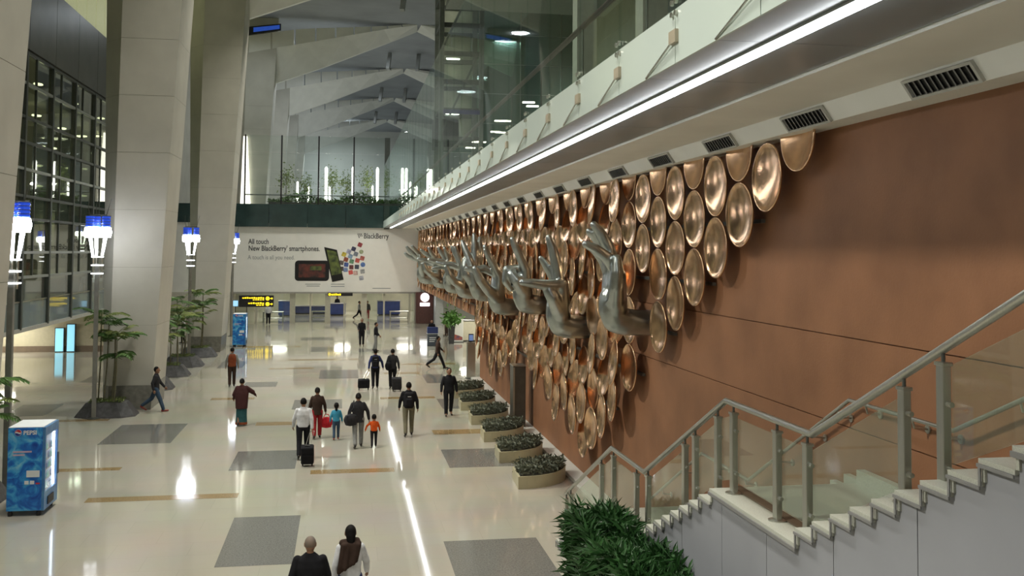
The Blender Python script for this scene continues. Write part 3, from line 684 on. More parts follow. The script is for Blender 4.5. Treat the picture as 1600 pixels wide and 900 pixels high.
# mezzanine
struct('floor_mezzanine', MB().box(-20, FX+0.1, 18, 84, 2.38, 2.55), mat('pale slab edge', (0.5, 0.5, 0.45), 0.5, noise=0.05))
struct('wall_mezzanine', MB().box(-17.3, -17.0, 18, 84, 2.55, 4.55), mat('white back wall', (0.66, 0.70, 0.70), 0.5, noise=0.05))
mz = empty('mezzanine_balustrade', (FX, 0, 2.55), label='frosted glass balustrade along the low mezzanine at the left', cat='balustrade')
for i in range(16):
    MB().box(0.0, 0.02, ys[i]+0.03, ys[i+1]-0.03, 0.0, 1.15).build('glass_panel', glass('frosted glass', (0.6, 0.7, 0.7), 1.0, 0.05, 0.45, (0.42, 0.50, 0.50)), mz)
    MB().box(0.0, 0.02, ys[i]+0.03, ys[i+1]-0.03, 1.22, 2.2).build('upper_glass_panel', g_clear, mz)
MB().box(-0.03, 0.06, 18, 84, 1.15, 1.21).build('handrail', m_steel, mz)
struct('wall_ground_end', MB().box(-27, FX, 62, 62.3, 0.35, 2.38), mat('beige ground wall', (0.46, 0.42, 0.30), 0.6, noise=0.06))
struct('baseboard_left', MB().box(-27, FX, 61.95, 62.3, 0, 0.35), mat('brown skirting', (0.16, 0.12, 0.085), 0.4, noise=0.1))
struct('wall_ground_side', MB().box(-25, -24.7, 18, 62, 0, 2.38), m_coldk)
for i, (a, b_) in enumerate([((85.5, 512), (100, 537)), ((104, 506), (117.5, 535))]):
    p = pt(*a, Y=61.8); q_ = pt(*b_, Y=61.8)
    c = empty('backlit_panel', ((p.x+q_.x)/2, 61.8, 0.0), label=['left one of two glowing sky blue door panels under the mezzanine', 'right one of two glowing sky blue door panels under the mezzanine'][i], cat='lit panel', group='blue lit panels')
    h = (q_.x-p.x)/2; H = p.z
    MB().box(-h, h, 0.02, 0.14, 0, H).build('frame', m_steeldk, c)
    MB().box(-h+0.05, h-0.05, -0.01, 0.03, 0.05, H-0.05).build('lit_face', emis('sky blue light', (0.30, 0.72, 0.92), 0.75), c)
# ------------------------------------------------------------------ staircase along the right wall
SX0, SX1 = 4.45, 6.46
m_gran = mat('speckled white granite', (0.50, 0.51, 0.45), 0.35, col2=(0.38, 0.39, 0.34), scale=90)
m_string = mat('pale blue grey panel', (0.29, 0.30, 0.335), 0.5, noise=0.04, scale=1.0)
m_edge = mat('dark stair edge', (0.20, 0.20, 0.20), 0.5, noise=0.05)
st = empty('staircase', (0, 0, 0), label='white granite staircase with pale grey side climbing along the brown wall', cat='staircase')
flights = [(20.2, 0.0, 10, 0.165, 0.385), (14.75, 1.65, 10, 0.159, 0.36), (9.2, 3.24, 10, 0.159, 0.36)]
steps = []     # (y far, y near, top z)
for (ya, za, n, r_, t_) in flights:
    for i in range(n-1): steps.append((ya - i*t_, ya - (i+1)*t_, za + (i+1)*r_, r_))
L1 = (20.2-9*0.385, 14.75, 1.65); L2 = (14.75-9*0.36, 9.2, 3.24); L3 = (9.2-9*0.36, 1.5, 4.83)
for (a, b_, z, r_) in steps:
    MB().box(SX0-0.03, SX1, b_-0.0, a+0.025, z-0.035, z).build('tread', m_gran, st)
    MB().box(SX0-0.02, SX1, a-0.03, a, z-r_, z-0.036).build('riser', m_gran, st)
for (a, b_, z), r_ in zip((L1, L2, L3), (0.165, 0.159, 0.159)):
    MB().box(SX0-0.03, SX1, b_, a+0.025, z-0.04, z).build('landing_slab', m_gran, st)
    MB().box(SX0-0.02, SX1, a-0.03, a, z-r_, z-0.041).build('riser', m_gran, st)
    MB().box(SX0-0.045, SX0-0.032, b_, a+0.03, z-0.075, z-0.036).build('edge_trim', m_edge, st)
    MB().box(SX1-0.12, SX1-0.01, b_+0.0, a, z+0.001, z+0.17).build('wall_skirting', m_gran, st)
for (a, b_, z, r_) in steps:
    MB().box(SX0-0.045, SX0-0.032, b_, a+0.03, z-0.06, z-0.036).build('edge_trim', m_edge, st)
    MB().box(SX0-0.045, SX0-0.032, a-0.012, a+0.012, z-r_-0.03, z-0.06).build('edge_trim', m_edge, st)
    MB().box(SX1-0.10, SX1-0.01, b_, a, z+0.001, z+0.20).build('wall_skirting', m_gran, st)
prof = []
for seg in steps[:9]: prof.append(seg)
prof.append((L1[0], L1[1], L1[2], 0)); prof += steps[9:18]; prof.append((L2[0], L2[1], L2[2], 0)); prof += steps[18:]; prof.append((L3[0], L3[1], L3[2], 0))
cuts = [20.3, 18.2, 16.2, 14.2, 12.6, 11.2, 9.95, 8.5, 7.15, 5.7, 3.6, 1.5]
for ya, yb in zip(cuts[:-1], cuts[1:]):
    top_ = []
    for (a, b_, z, _) in prof:
        lo, hi = max(b_, yb+0.006), min(a, ya-0.006)
        if hi > lo: top_ += [(SX0, hi, z-0.04), (SX0, lo, z-0.04)]
    poly = [(SX0, top_[0][1], 0)] + top_ + [(SX0, top_[-1][1], 0)]
    MB().prism(poly, (0.06, 0, 0)).build('side_panel', m_string, st)
# railing of square posts, glass and a round handrail
RX = 4.62
rl = empty('stair_railing', (0, 0, 0), label='stainless railing with glass panels on the open side of the stairs', cat='railing')
def zfloor(y):
    for (a, b_, z, _) in prof:
        if b_ <= y <= a: return z
    return 0 if y > 20 else 4.83
RH = 1.06
nodes = [(20.25, 0.05+RH-0.05), (L1[0]-0.05, L1[2]+RH), (L1[1]+0.05, L1[2]+RH), (L2[0]-0.03, L2[2]+RH), (L2[1]+0.05, L2[2]+RH), (L3[0], L3[2]+RH), (2.0, L3[2]+RH)]
def zrail(y):
    for (ya, za), (yb, zb_) in zip(nodes[:-1], nodes[1:]):
        if yb <= y <= ya: return za + (zb_-za)*(ya-y)/(ya-yb)
    return nodes[0][1]
MB().tube([(RX, y, z) for y, z in nodes], 0.038, 12).build('handrail', m_steel, rl, True)
posts = [20.15, 19.75, 17.35, 16.55, 15.2, 14.60, 12.95, 12.55, 11.75, 11.25, 10.05, 9.35, 7.6, 7.05, 5.7, 4.2]
postmesh = {}
for y in posts:
    zf, zt2 = zfloor(y), zrail(y)
    p_ = MB().rbox(RX-0.035, RX+0.035, y-0.05, y+0.05, zf, zt2-0.12, 0.008).build('post', m_steel, rl)
    MB().rbox(RX-0.045, RX+0.045, y-0.06, y+0.06, zt2-0.13, zt2-0.10, 0.006).build('post_cap', m_steel, p_)
    MB().tube([(RX, y, zt2-0.11), (RX, y, zt2-0.03)], 0.016, 8).build('saddle', m_steeldk, p_)
    MB().lathe([(0.10, 0), (0.10, 0.012), (0.06, 0.02)], 14, (RX, y, zf)).build('base_plate', m_steel, p_)
    for dz in (0.25, 0.75):
        MB().tube([(RX, y-0.05, zf+dz), (RX, y-0.11, zf+dz)], 0.022, 8).build('glass_clamp', m_steel, p_)
for ya, yb in zip(posts[:-1], posts[1:]):
    if ya - yb < 0.62 and not (ya < 12 and ya > 11.5): continue
    a, b_ = ya-0.09, yb+0.09
    za0, zb0_ = zrail(a)-1.06+0.14, zrail(b_)-1.06+0.14
    MB().prism([(RX+0.01, a, max(za0, zfloor(a)+0.02)), (RX+0.01, b_, max(zb0_, zfloor(b_-0.05)+0.02)), (RX+0.01, b_, zrail(b_)-0.16), (RX+0.01, a, zrail(a)-0.16)], (0.012, 0, 0)).build('glass_panel', g_rail, rl)
MB().box(RX+0.08, RX+0.20, L2[1], L2[0], L2[2]+0.001, L2[2]+0.02).build('drain_channel', mat('brown drain', (0.14, 0.10, 0.07), 0.5, noise=0.1), st)
# wall handrail
WRX = 6.30
wh = empty('wall_handrail', (0, 0, 0), label='slim steel handrail on brackets fixed to the brown wall above the stairs', cat='handrail')
wn = [(19.9, 0.95), (16.8, 2.55), (14.75, 2.55), (11.6, 4.26), (9.45, 4.26), (6.0, 5.80), (2.0, 5.80)]
MB().tube([(WRX, y, z) for y, z in wn], 0.026, 10).build('rail', m_steel, wh, True)
def zw(y):
    for (ya, za), (yb, zb_) in zip(wn[:-1], wn[1:]):
        if yb <= y <= ya: return za + (zb_-za)*(ya-y)/(ya-yb)
for y in (19.0, 17.6, 16.0, 14.9, 13.6, 12.6, 11.9, 11.2, 10.2, 9.6, 8.4, 7.0, 5.0):
    b_ = MB().tube([(WRX, y, zw(y)-0.02), (WRX+0.02, y, zw(y)-0.10), (WX-0.005, y, zw(y)-0.12)], 0.014, 8).build('bracket', m_steel, wh)
    MB().lathe([(0.05, -0.02), (0.05, 0)], 12, (WX-0.001, y, zw(y)-0.12), 'x').build('wall_plate', m_steel, b_)
# ------------------------------------------------------------------ hedge beside the stairs
HX0, HX1, HYa, HYb, HZ = 3.55, 4.36, 9.5, 15.4, 1.95
hg = empty('hedge_planter', (0, 0, 0), label='dense dark green bamboo hedge in a lattice planter beside the stairs', cat='hedge')
MB().rbox(HX0, HX1, HYa, HYb, 0, 0.55, 0.03).build('planter_box', m_steeldk, hg)
m_lat = mat('dark lattice cane', (0.06, 0.06, 0.045), 0.6, noise=0.2)
for k in range(12):
    MB().bar((HX0-0.02, HYb-0.02-k*0.16, 0.1), (HX0-0.02, HYb-0.02-k*0.16-0.55, 1.45), 0.015).build('lattice_strip', m_lat, hg)
    MB().bar((HX0+k*0.065, HYb+0.01, 0.1), (HX0+0.1+k*0.065, HYb+0.01, 1.45), 0.015).build('lattice_strip', m_lat, hg)
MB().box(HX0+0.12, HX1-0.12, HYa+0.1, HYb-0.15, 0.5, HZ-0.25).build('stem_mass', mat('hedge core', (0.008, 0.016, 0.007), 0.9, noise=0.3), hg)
def hedge_pt(r):
    f = r.random(); y = HYb - (HYb-HYa)*(r.random()**1.15); x = r.uniform(HX0, HX1)
    zt2 = HZ + 0.10*math.sin(y*3.1) + 0.08*math.sin(x*9+y)
    if f < 0.52: return (x, y, zt2 - abs(r.gauss(0, 0.14)))
    if f < 0.85: return (HX0 + abs(r.gauss(0, 0.07)), y, r.uniform(0.5, zt2))
    return (x, HYb - abs(r.gauss(0, 0.06)), r.uniform(0.5, zt2))
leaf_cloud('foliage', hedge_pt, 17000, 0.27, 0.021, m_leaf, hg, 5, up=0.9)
# ------------------------------------------------------------------ copper discs
m_disc = mat('hammered copper', (0.74, 0.465, 0.275), 0.19, metal=0.95, noise=0.20, scale=4.5, bump=0.10, bscale=9)
m_back = mat('dark copper back', (0.10, 0.05, 0.03), 0.6, metal=0.5, noise=0.2)
RD = 0.52
def dish_mb():
    mb = MB(); N = 36; pr = []
    for i in range(7): r_ = RD*(0.02 + 0.93*i/6); pr.append((r_, 0.085 - 0.085*(i/6)**2))
    pr += [(RD*0.975, -0.012), (RD, -0.004), (RD, 0.018), (RD*0.95, 0.03), (RD*0.6, 0.085), (RD*0.02, 0.125)]
    return mb.lathe(pr, N, (0, 0, 0), 'x')
dish = dish_mb().mesh('copper_disc', m_disc, True)
for p in dish.polygons:
    if abs(p.normal.x) > 0.999 and len(p.vertices) > 8: p.use_smooth = False
def cut_mesh(src, zc_):
    b = bmesh.new(); b.from_mesh(src)
    g = bmesh.ops.bisect_plane(b, geom=b.verts[:]+b.edges[:]+b.faces[:], plane_co=(0, 0, zc_), plane_no=(0, 0, 1), clear_outer=True)
    me = bpy.data.meshes.new('copper_disc'); b.to_mesh(me); b.free(); me.materials.append(m_disc)
    for p in me.polygons: p.use_smooth = True
    return me
half = cut_mesh(dish, 0.03); most = cut_mesh(dish, 0.20)
HANDS_Y = [20.0, 25.3, 30.5, 35.8, 41.2, 46.8, 52.5, 59.5, 67.0]
HANDS_Z = [4.63, 4.13, 4.42, 4.06, 4.30, 4.13, 4.13, 4.14, 4.17]
DX = 6.22
discs = []
for c in range(69):
    y = 12.85 + c*1.03
    off = 0.0 if c % 2 == 0 else 0.525
    lower = 7.45 - 0.525*c if c <= 12 else None
    if c > 12:
        if y < 46.5: lower = 1.15 + 0.75*abs(math.sin(c*0.9)) + (0.6 if c in (14, 17) else 0)
        else: lower = 3.25
    step_ = 1.05 if c < 9 else 0.93
    for k in range(14):
        z = 7.76 - off*step_/1.05 - k*step_
        if z < lower - 0.05: break
        if 33.0 < y < 34.9 and z < 2.9: continue
        if any(math.hypot(y + (0.13*(1 if k % 2 else -1) if c >= 9 else 0) - hy, z - za_) < 0.78 for hy, za_ in zip(HANDS_Y, HANDS_Z)): continue
        discs.append((y, z, c, k, off))
    if 8 < c <= 12 and not any(d_[2] == c and abs(d_[1]-lower) < 0.25 for d_ in discs): discs.append((y, lower, c, 20, off))
discs.sort(key=lambda d_: d_[0])
stuffm = MB(); disc_n = 0
rd = random.Random(11)
for (y, z, c, k, off) in discs:
    tilt = 0 if c < 9 else 1
    alt = 1 if k % 2 else -1
    rz = (rd.gauss(0, 0.05) + 0.05*alt)*tilt + rd.gauss(0, 0.02); ry = (rd.gauss(0, 0.05) + 0.05)*tilt + rd.gauss(0, 0.015)
    dx = (0.06*alt - 0.04)*tilt
    if tilt and k != 20: y += 0.13*alt + rd.uniform(-0.04, 0.04)
    if c == 7 and k in (2, 3): ry = 0.22
    is_half = (k == 0 and off == 0.0)
    me = half if is_half else dish
    if is_half: rz = 0; ry = 0; dx = 0
    M4 = Matrix.Translation((DX+dx, y, z)) @ Matrix.Rotation(rz, 4, 'Z') @ Matrix.Rotation(ry, 4, 'Y')
    if disc_n < 298:
        o = ob('copper_disc', me); o.matrix_world = M4; disc_n += 1
        lab = 'round concave copper disc hanging in the sculptural cluster on the brown wall'; grp = 'copper discs on the brown wall'
        if is_half: lab = 'copper half disc cut off by the soffit in the top row'; grp = 'half discs under the soffit'
        if c == 0: lab = 'rightmost copper half disc at the upper end of the cluster'; grp = 'half discs under the soffit'
        elif c == 1 and k == 0: lab = 'large round copper disc next to the rightmost half disc'; grp = 'copper discs on the brown wall'
        elif c < 9:
            nth = ['first', 'second', 'third', 'fourth', 'fifth', 'sixth', 'seventh', 'eighth', 'ninth']
            if is_half: lab = 'copper half disc at the soffit, %s column from the right end of the cluster' % nth[c]
            else: lab = 'round copper disc, %s column from the right end, %s full disc from the top' % (nth[c], nth[k - (1 if off == 0.0 else 0)])
        elif c == 12 and z < 1.9: lab = 'lowest copper disc at the bottom tip of the cluster above the stairs'
        tag(o, lab, 'copper disc', grp)
    else:
        vs = [M4 @ v.co for v in me.vertices]; stuffm.add(vs, [tuple(p.vertices) for p in me.polygons])
so = stuffm.build('distant_copper_discs', m_disc, None, True, False)
tag(so, 'far dense rows of small copper discs receding towards the banner', 'copper discs', None, 'stuff')
# wall hooks behind: dark hanging rails that carry the discs
for z in (2.4, 3.45, 4.5, 5.55, 6.6):
    ya = 12.9 + max(0, (7.4-z)/0.525*1.03)
    MB().box(6.40, 6.47, ya, 46.5 if z < 3.3 else 83.5, z-0.03, z+0.03).build('disc_rail', m_steeldk, wr)
# ------------------------------------------------------------------ remesh helper for hands and bodies
BAKE = []
def capsule(mb, p0, r0, p1, r1, n=12):
    p0 = Vector(p0); p1 = Vector(p1); d = (p1-p0); L = d.length
    if L < 1e-5: return mb.ball(p0, r0, n, 8)
    d.normalize(); pts = []; rad = []
    for i in range(5):
        a = math.pi/2*(1-i/4.0); pts.append(p0 - d*r0*math.sin(a)); rad.append(max(1e-3, r0*math.cos(a)))
    for i in range(5):
        a = math.pi/2*i/4.0; pts.append(p1 + d*r1*math.sin(a)); rad.append(max(1e-3, r1*math.cos(a)))
    return mb.tube(pts, rad, n)
def remeshed(name, mb, m_, voxel, parent=None, smooth_it=4, fac_=0.5):
    o = mb.build(name, m_, parent, True)
    md = o.modifiers.new('r', 'REMESH'); md.mode = 'VOXEL'; md.voxel_size = voxel; md.use_smooth_shade = True
    if smooth_it:
        s_ = o.modifiers.new('s', 'SMOOTH'); s_.iterations = smooth_it; s_.factor = fac_
    BAKE.append(o)
    return o
def bake():
    bpy.context.view_layer.update(); dg = bpy.context.evaluated_depsgraph_get(); res = []
    for o in BAKE: res.append((o, bpy.data.meshes.new_from_object(o.evaluated_get(dg))))
    for o, me in res:
        mm = o.data.materials[0]; o.modifiers.clear(); o.data = me
        me.materials.clear(); me.materials.append(mm)
        for p in me.polygons: p.use_smooth = True
# ------------------------------------------------------------------ giant silver hands
m_hand = mat('brushed silver sculpture', (0.40, 0.43, 0.415), 0.30, metal=1.0, noise=0.10, scale=5, bump=0.03, bscale=8)
def giant_hand(y, zbase, pose, label, twist=0.0, sc=1.0, xb=5.58, thumb=None):
    """forearm comes straight out of the wall, turns up at the wrist; palm faces the hall (-x); fingers given as
    (mcp, pip, dip, splay) bends in degrees towards the hall; order index, middle, ring, little"""
    mb = MB()
    W = Vector((0, 0, 0.32))           # wrist bend centre
    # forearm from the wall and the bend
    arm = [((WX-xb-0.02)/sc, 0, 0.30, 0.27), (0.55, 0, 0.295, 0.272), (0.26, 0, 0.31, 0.285), (0.06, 0, 0.37, 0.30), (-0.03, 0, 0.56, 0.29), (-0.04, 0, 0.80, 0.275)]
    for a, b_ in zip(arm[:-1], arm[1:]): capsule(mb, a[:3], a[3], b_[:3], b_[3], 16)
    ct, sn = math.cos(twist), math.sin(twist)
    def R(p): return (p[0]*ct - p[1]*sn, p[0]*sn + p[1]*ct, p[2])
    # palm
    mc = [(-0.02, -0.31, 1.30), (-0.03, -0.105, 1.36), (-0.02, 0.10, 1.33), (0.02, 0.29, 1.24)]
    for q in mc: capsule(mb, R((0, q[1]*0.45, 0.62)), 0.235, R(q), 0.145, 14)
    capsule(mb, R((-0.08, -0.16, 0.75)), 0.20, R((-0.07, 0.12, 0.78)), 0.19, 14)
    lens = [1.0, 1.10, 1.02, 0.80]; rads = [0.138, 0.145, 0.138, 0.118]
    for q, L, r0, (a1, a2, a3, spl) in zip(mc, lens, rads, pose):
        p = Vector(q); ang = 0
        for frac, da, rr0, rr1 in ((0.46, a1, 1.0, 0.92), (0.30, a2, 0.92, 0.82), (0.24, a3, 0.82, 0.58)):
            ang += math.radians(da)
            d = Vector((-math.sin(ang), math.sin(math.radians(spl))*max(0.2, math.cos(ang)), math.cos(ang))).normalized()
            e = p + d*L*frac
            capsule(mb, R(p), r0*rr0, R(e), r0*rr1, 12); p = e
    # thumb: chain of points given, else resting beside the palm
    th = thumb or [(-0.06, -0.20, 0.72), (-0.17, -0.42, 1.02), (-0.22, -0.45, 1.30), (-0.24, -0.42, 1.55)]
    tr = [0.20, 0.17, 0.155, 0.115]
    for i in range(3): capsule(mb, R(th[i]), tr[i], R(th[i+1]), tr[i+1], 12)
    lim = WX - xb - 0.02
    mb.v = [(min(x*sc, lim), yy*sc, z*sc) for x, yy, z in mb.v]
    o = remeshed('giant_hand', mb, m_hand, 0.030, None, 6)
    o.location = (xb, y, zbase)
    return tag(o, label, 'hand sculpture', 'giant silver hands')
giant_hand(20.0, 4.33, [(38, 18, 10, 0), (14, 16, 12, 2), (16, 18, 14, 3), (20, 20, 14, 4)], 'nearest giant silver hand with long fingers leaning to the left', 0.15, 1.0,
           thumb=[(-0.06, -0.22, 0.75), (-0.14, -0.44, 1.05), (-0.15, -0.48, 1.35), (-0.15, -0.47, 1.62)])
giant_hand(25.3, 3.80, [(88, -6, 4, -4), (10, 6, 4, 0), (4, 8, 4, 2), (22, 10, 5, 4)], 'giant silver hand pointing one finger straight out, second nearest', 0.1, 1.1,
           thumb=[(-0.08, -0.2, 0.75), (-0.25, -0.34, 1.0), (-0.34, -0.32, 1.16), (-0.38, -0.28, 1.30)])
giant_hand(30.5, 4.10, [(24, 4, -4, -2), (95, 80, 40, 0), (98, 84, 40, 0), (100, 84, 40, 0)], 'giant silver hand with a single raised finger, third nearest', 0.1, 1.08,
           thumb=[(-0.08, -0.2, 0.75), (-0.28, -0.34, 1.0), (-0.40, -0.22, 1.18), (-0.42, -0.05, 1.28)])
giant_hand(35.8, 3.72, [(28, 6, -4, -6), (66, 34, -20, 0), (20, 6, -4, 2), (14, 4, 0, 6)], 'giant silver hand with spread fingers and a long thumb, fourth nearest', 0.1, 1.12,
           thumb=[(-0.08, -0.2, 0.62), (-0.42, -0.42, 0.88), (-0.70, -0.50, 1.20), (-0.88, -0.50, 1.55)])
giant_hand(41.2, 3.95, [(22, 4, -4, -6), (4, 0, 0, 0), (2, 0, 0, 3), (70, 20, -14, 6)], 'giant silver hand with raised flat fingers, fifth nearest', -0.9, 1.15)
giant_hand(46.8, 3.80, [(16, 10, -6, -6), (72, 16, -10, 0), (20, 8, 0, 2), (64, 20, 0, 6)], 'giant silver hand with one finger bent forward, sixth nearest', 0.0, 1.1,
           thumb=[(-0.08, -0.2, 0.62), (-0.40, -0.40, 0.80), (-0.62, -0.46, 1.08), (-0.74, -0.46, 1.40)])
giant_hand(52.5, 3.80, [(18, 8, -4, -6), (62, 24, -6, 0), (24, 10, 0, 4), (80, 20, 0, 6)], 'giant silver hand with crossing fingers, seventh nearest', 0.2, 1.1)
giant_hand(59.5, 3.80, [(30, 6, -6, -8), (48, 10, -6, 0), (70, 14, -6, 4), (80, 10, -8, 8)], 'giant silver hand with fanned fingers, second from the banner', 0.1, 1.15,
           thumb=[(-0.08, -0.2, 0.62), (-0.45, -0.40, 0.82), (-0.70, -0.46, 1.02), (-0.80, -0.46, 1.30)])
giant_hand(67.0, 3.80, [(36, 8, -6, -8), (60, -10, -10, 0), (80, -12, -20, 4), (20, 20, 0, 8)], 'farthest giant silver hand beside the advert banner', 0.1, 1.25, xb=5.3)
# ------------------------------------------------------------------ curved planters along the wall
m_kerb = mat('cream stone kerb', (0.42, 0.385, 0.25), 0.4, noise=0.06, scale=3)
def leaf_plan(grow=0.0, W_=1.55, D=1.55):
    P = [(-grow, -grow)]
    for i in range(1, 13):
        t = i/12.0; P.append((W_*math.sin(t*math.pi/2)**0.9 + grow*math.sin(t*math.pi/2) + 0.0, D*(1-math.cos(t*math.pi/2)) - grow*math.cos(t*math.pi/2)))
    P += [(W_*0.55, D*1.05+grow), (0.05-grow, D*0.78+grow)]
    return P
def make_planter(seed):
    t = empty('curved_planter')
    outp, inn = leaf_plan(0.0), [(0.06 + (x)*0.93, 0.06 + yy*0.93) for x, yy in leaf_plan(0.0)]
    n = len(outp); mb = MB(); vs = []
    for z in (0, 0.32): vs += [(x, yy, z) for x, yy in outp]
    for z in (0.32, 0.2): vs += [(x, yy, z) for x, yy in inn]
    fs = [tuple(range(n))[::-1]]
    for a in range(3):
        for k in range(n): k2 = (k+1) % n; fs.append((a*n+k, a*n+k2, (a+1)*n+k2, (a+1)*n+k))
    fs.append(tuple(3*n+k for k in range(n)))
    mb.add(vs, fs).build('kerb', m_kerb, t)
    MB().prism([(x*0.985+0.01, yy*0.985+0.01, 0.2) for x, yy in inn], (0, 0, 0.14)).build('soil', mat('dark soil', (0.03, 0.028, 0.02), 0.9, noise=0.3), t)
    def inside(r):
        while True:
            x, yy = r.uniform(0, 1.6), r.uniform(0, 1.6)
            c_ = False; j = n-1
            for i in range(n):
                if (inn[i][1] > yy) != (inn[j][1] > yy) and x < (inn[j][0]-inn[i][0])*(yy-inn[i][1])/(inn[j][1]-inn[i][1])+inn[i][0]: c_ = not c_
                j = i
            if c_: return (x, yy, r.uniform(0.3, 0.52))
    leaf_cloud('ground_cover', inside, 1500, 0.14, 0.028, m_leaf4, t, seed, up=0.8)
    return t
pl0 = make_planter(41)
names_ = ['leaf shaped planter of grey green ground cover nearest the stairs', 'leaf shaped planter, second from the stairs along the brown wall', 'leaf shaped planter, third from the stairs along the brown wall',
          'leaf shaped planter beside the dark steel pylon, fourth from the stairs', 'leaf shaped planter, fifth from the stairs', 'leaf shaped planter farthest from the stairs']
for i in range(6):
    t = pl0 if i == 0 else copy_tree(pl0)
    t.location = (4.5, 25.15 + 3.15*i, 0); tag(t, names_[i], 'planter', 'curved planters along the wall')
# steel pylon and stand
py = empty('steel_pylon', (5.98, 33.75, 0), label='dark grey steel pylon standing under the copper discs', cat='pylon')
MB().rbox(-0.19, 0.24, -0.3, 0.4, 0, 2.16, 0.015).build('body', mat('gunmetal panel', (0.12, 0.115, 0.10), 0.35, metal=0.6, noise=0.15, scale=3), py)
MB().box(-0.20, -0.14, -0.31, -0.301, 0.05, 2.13).build('light_edge', m_steel, py); MB().box(-0.21, 0.26, -0.32, 0.42, 2.161, 2.19).build('cap', m_steel, py)
p = pt(735.5, 591, Z=0); sd = empty('steel_stand', (p.x, p.y, 0), label='brushed steel information stand with a small blue screen', cat='stand')
MB().rbox(-0.2, 0.2, -0.2, 0.2, 0.03, 1.68, 0.02).build('body', m_steel, sd); MB().box(-0.24, 0.24, -0.24, 0.24, 0, 0.03).build('foot', m_steeldk, sd)
MB().box(-0.21, 0.21, -0.21, 0.21, 1.68, 1.72).build('cap', m_steel, sd); MB().rbox(-0.12, 0.12, -0.03, 0.05, 1.74, 2.12, 0.01).build('screen_casing', m_black, sd)
MB().box(-0.1, 0.1, -0.036, -0.03, 1.80, 2.08).build('screen', emis('blue screen', (0.18, 0.28, 0.55), 0.5), sd); MB().box(-0.03, 0.03, 0, 0.03, 1.71, 1.76).build('neck', m_black, sd)
# ------------------------------------------------------------------ standing lamps
m_bluecap = mat('blue lamp glass', (0.02, 0.07, 0.55), 0.2, emit=0.55, ecol=(0.03, 0.10, 0.8), noise=0.1)
m_glow = emis('lamp white glow', (0.95, 0.97, 1.0), 24.0)
m_glow2 = emis('lamp leg glow', (0.93, 0.96, 1.0), 6.0)
m_pole = mat('grey lamp pole', (0.26, 0.26, 0.24), 0.4, metal=0.6, noise=0.08, scale=8)
def make_lamp(H=7.3):
    t = empty('floor_lamp')
    MB().lathe([(0.22, 0), (0.22, 0.03), (0.10, 0.06)], 16).build('base_plate', m_steeldk, t)
    MB().rbox(-0.075, 0.075, -0.075, 0.075, 0.05, H-1.75, 0.012).build('pole', m_pole, t)
    for i, (x, y) in enumerate(((-0.27, -0.05), (0.27, -0.05), (-0.08, 0.24), (0.06, -0.22))):
        if i == 3: continue
        sc = 1.0
        hd_ = MB().lathe([(0.16, H-0.80), (0.20, H-0.62), (0.19, H-0.55), (0.165, H-0.44), (0.02, H-0.42)], 14, (x, y, 0)).build('lamp_head', m_glow, t, False)
        for k in range(4):
            MB().lathe([(0.14, H-0.415+k*0.10), (0.155, H-0.39+k*0.10), (0.135, H-0.335+k*0.10)], 14, (x, y, 0)).build('blue_ring', m_bluecap, hd_)
            MB().lathe([(0.165, H-0.335+k*0.10), (0.165, H-0.320+k*0.10)], 14, (x, y, 0)).build('ring_plate', m_steeldk, hd_)
        MB().tube([(x, y, H), (x*1.25, y, H+0.25), (x*1.4+0.05, y, H+0.62)], [0.014, 0.012, 0.008], 6).build('antenna', m_steeldk, hd_)
        MB().tube([(x*0.92, y*0.9, H-0.80), (x*0.75, y*0.7, H-1.15), (x*0.55, y*0.5, H-1.50)], [0.065, 0.055, 0.04], 10).build('glowing_leg', m_glow2, hd_)
        MB().tube([(x*0.55, y*0.5, H-1.50), (x*0.52, y*0.48, H-2.25)], 0.032, 8).build('strut', m_steel, hd_)
    for k, z in enumerate((H-1.50, H-1.80, H-2.10)):
        MB().box(-0.20, 0.20, -0.12, -0.09, z-0.018, z+0.018).box(-0.20, 0.20, 0.09, 0.12, z-0.018, z+0.018).box(-0.20, -0.17, -0.09, 0.09, z-0.018, z+0.018).box(0.17, 0.20, -0.09, 0.09, z-0.018, z+0.018).build('lit_ring', m_glow2, t)
    MB().box(-0.30, 0.30, -0.06, 0.28, H+0.0, H+0.03).build('top_plate', m_steeldk, t)
    return t
lamp0 = make_lamp()
lamp_spots = [(-8.35, 27.0, 'tall lamp with blue capped glowing head behind the blue vending machine'), (-8.75, 37.6, 'tall lamp with blue capped head at the dark stone planter by the middle column'),
              (-8.15, 55.5, 'tall lamp with blue capped head between the middle and far columns'), (-7.72, 72.0, 'tall lamp with blue capped head in front of the banner')]
for i, (x, y, lab) in enumerate(lamp_spots):
    t = lamp0 if i == 0 else copy_tree(lamp0)
    t.location = (x, y, 0); t.rotation_euler = (0, 0, 0.15*i); tag(t, lab, 'lamp', 'tall floor lamps')
t = copy_tree(lamp0); t.location = (-14.6, 59.0, 2.55); t.scale = (0.75, 0.75, 0.655); t.rotation_euler = (0, 0, 0.3)  # stands in for a lamp mirrored in the glass, no real lamp here
tag(t, 'smaller lamp standing in for a lamp reflection in the left glass front', 'lamp', 'tall floor lamps')
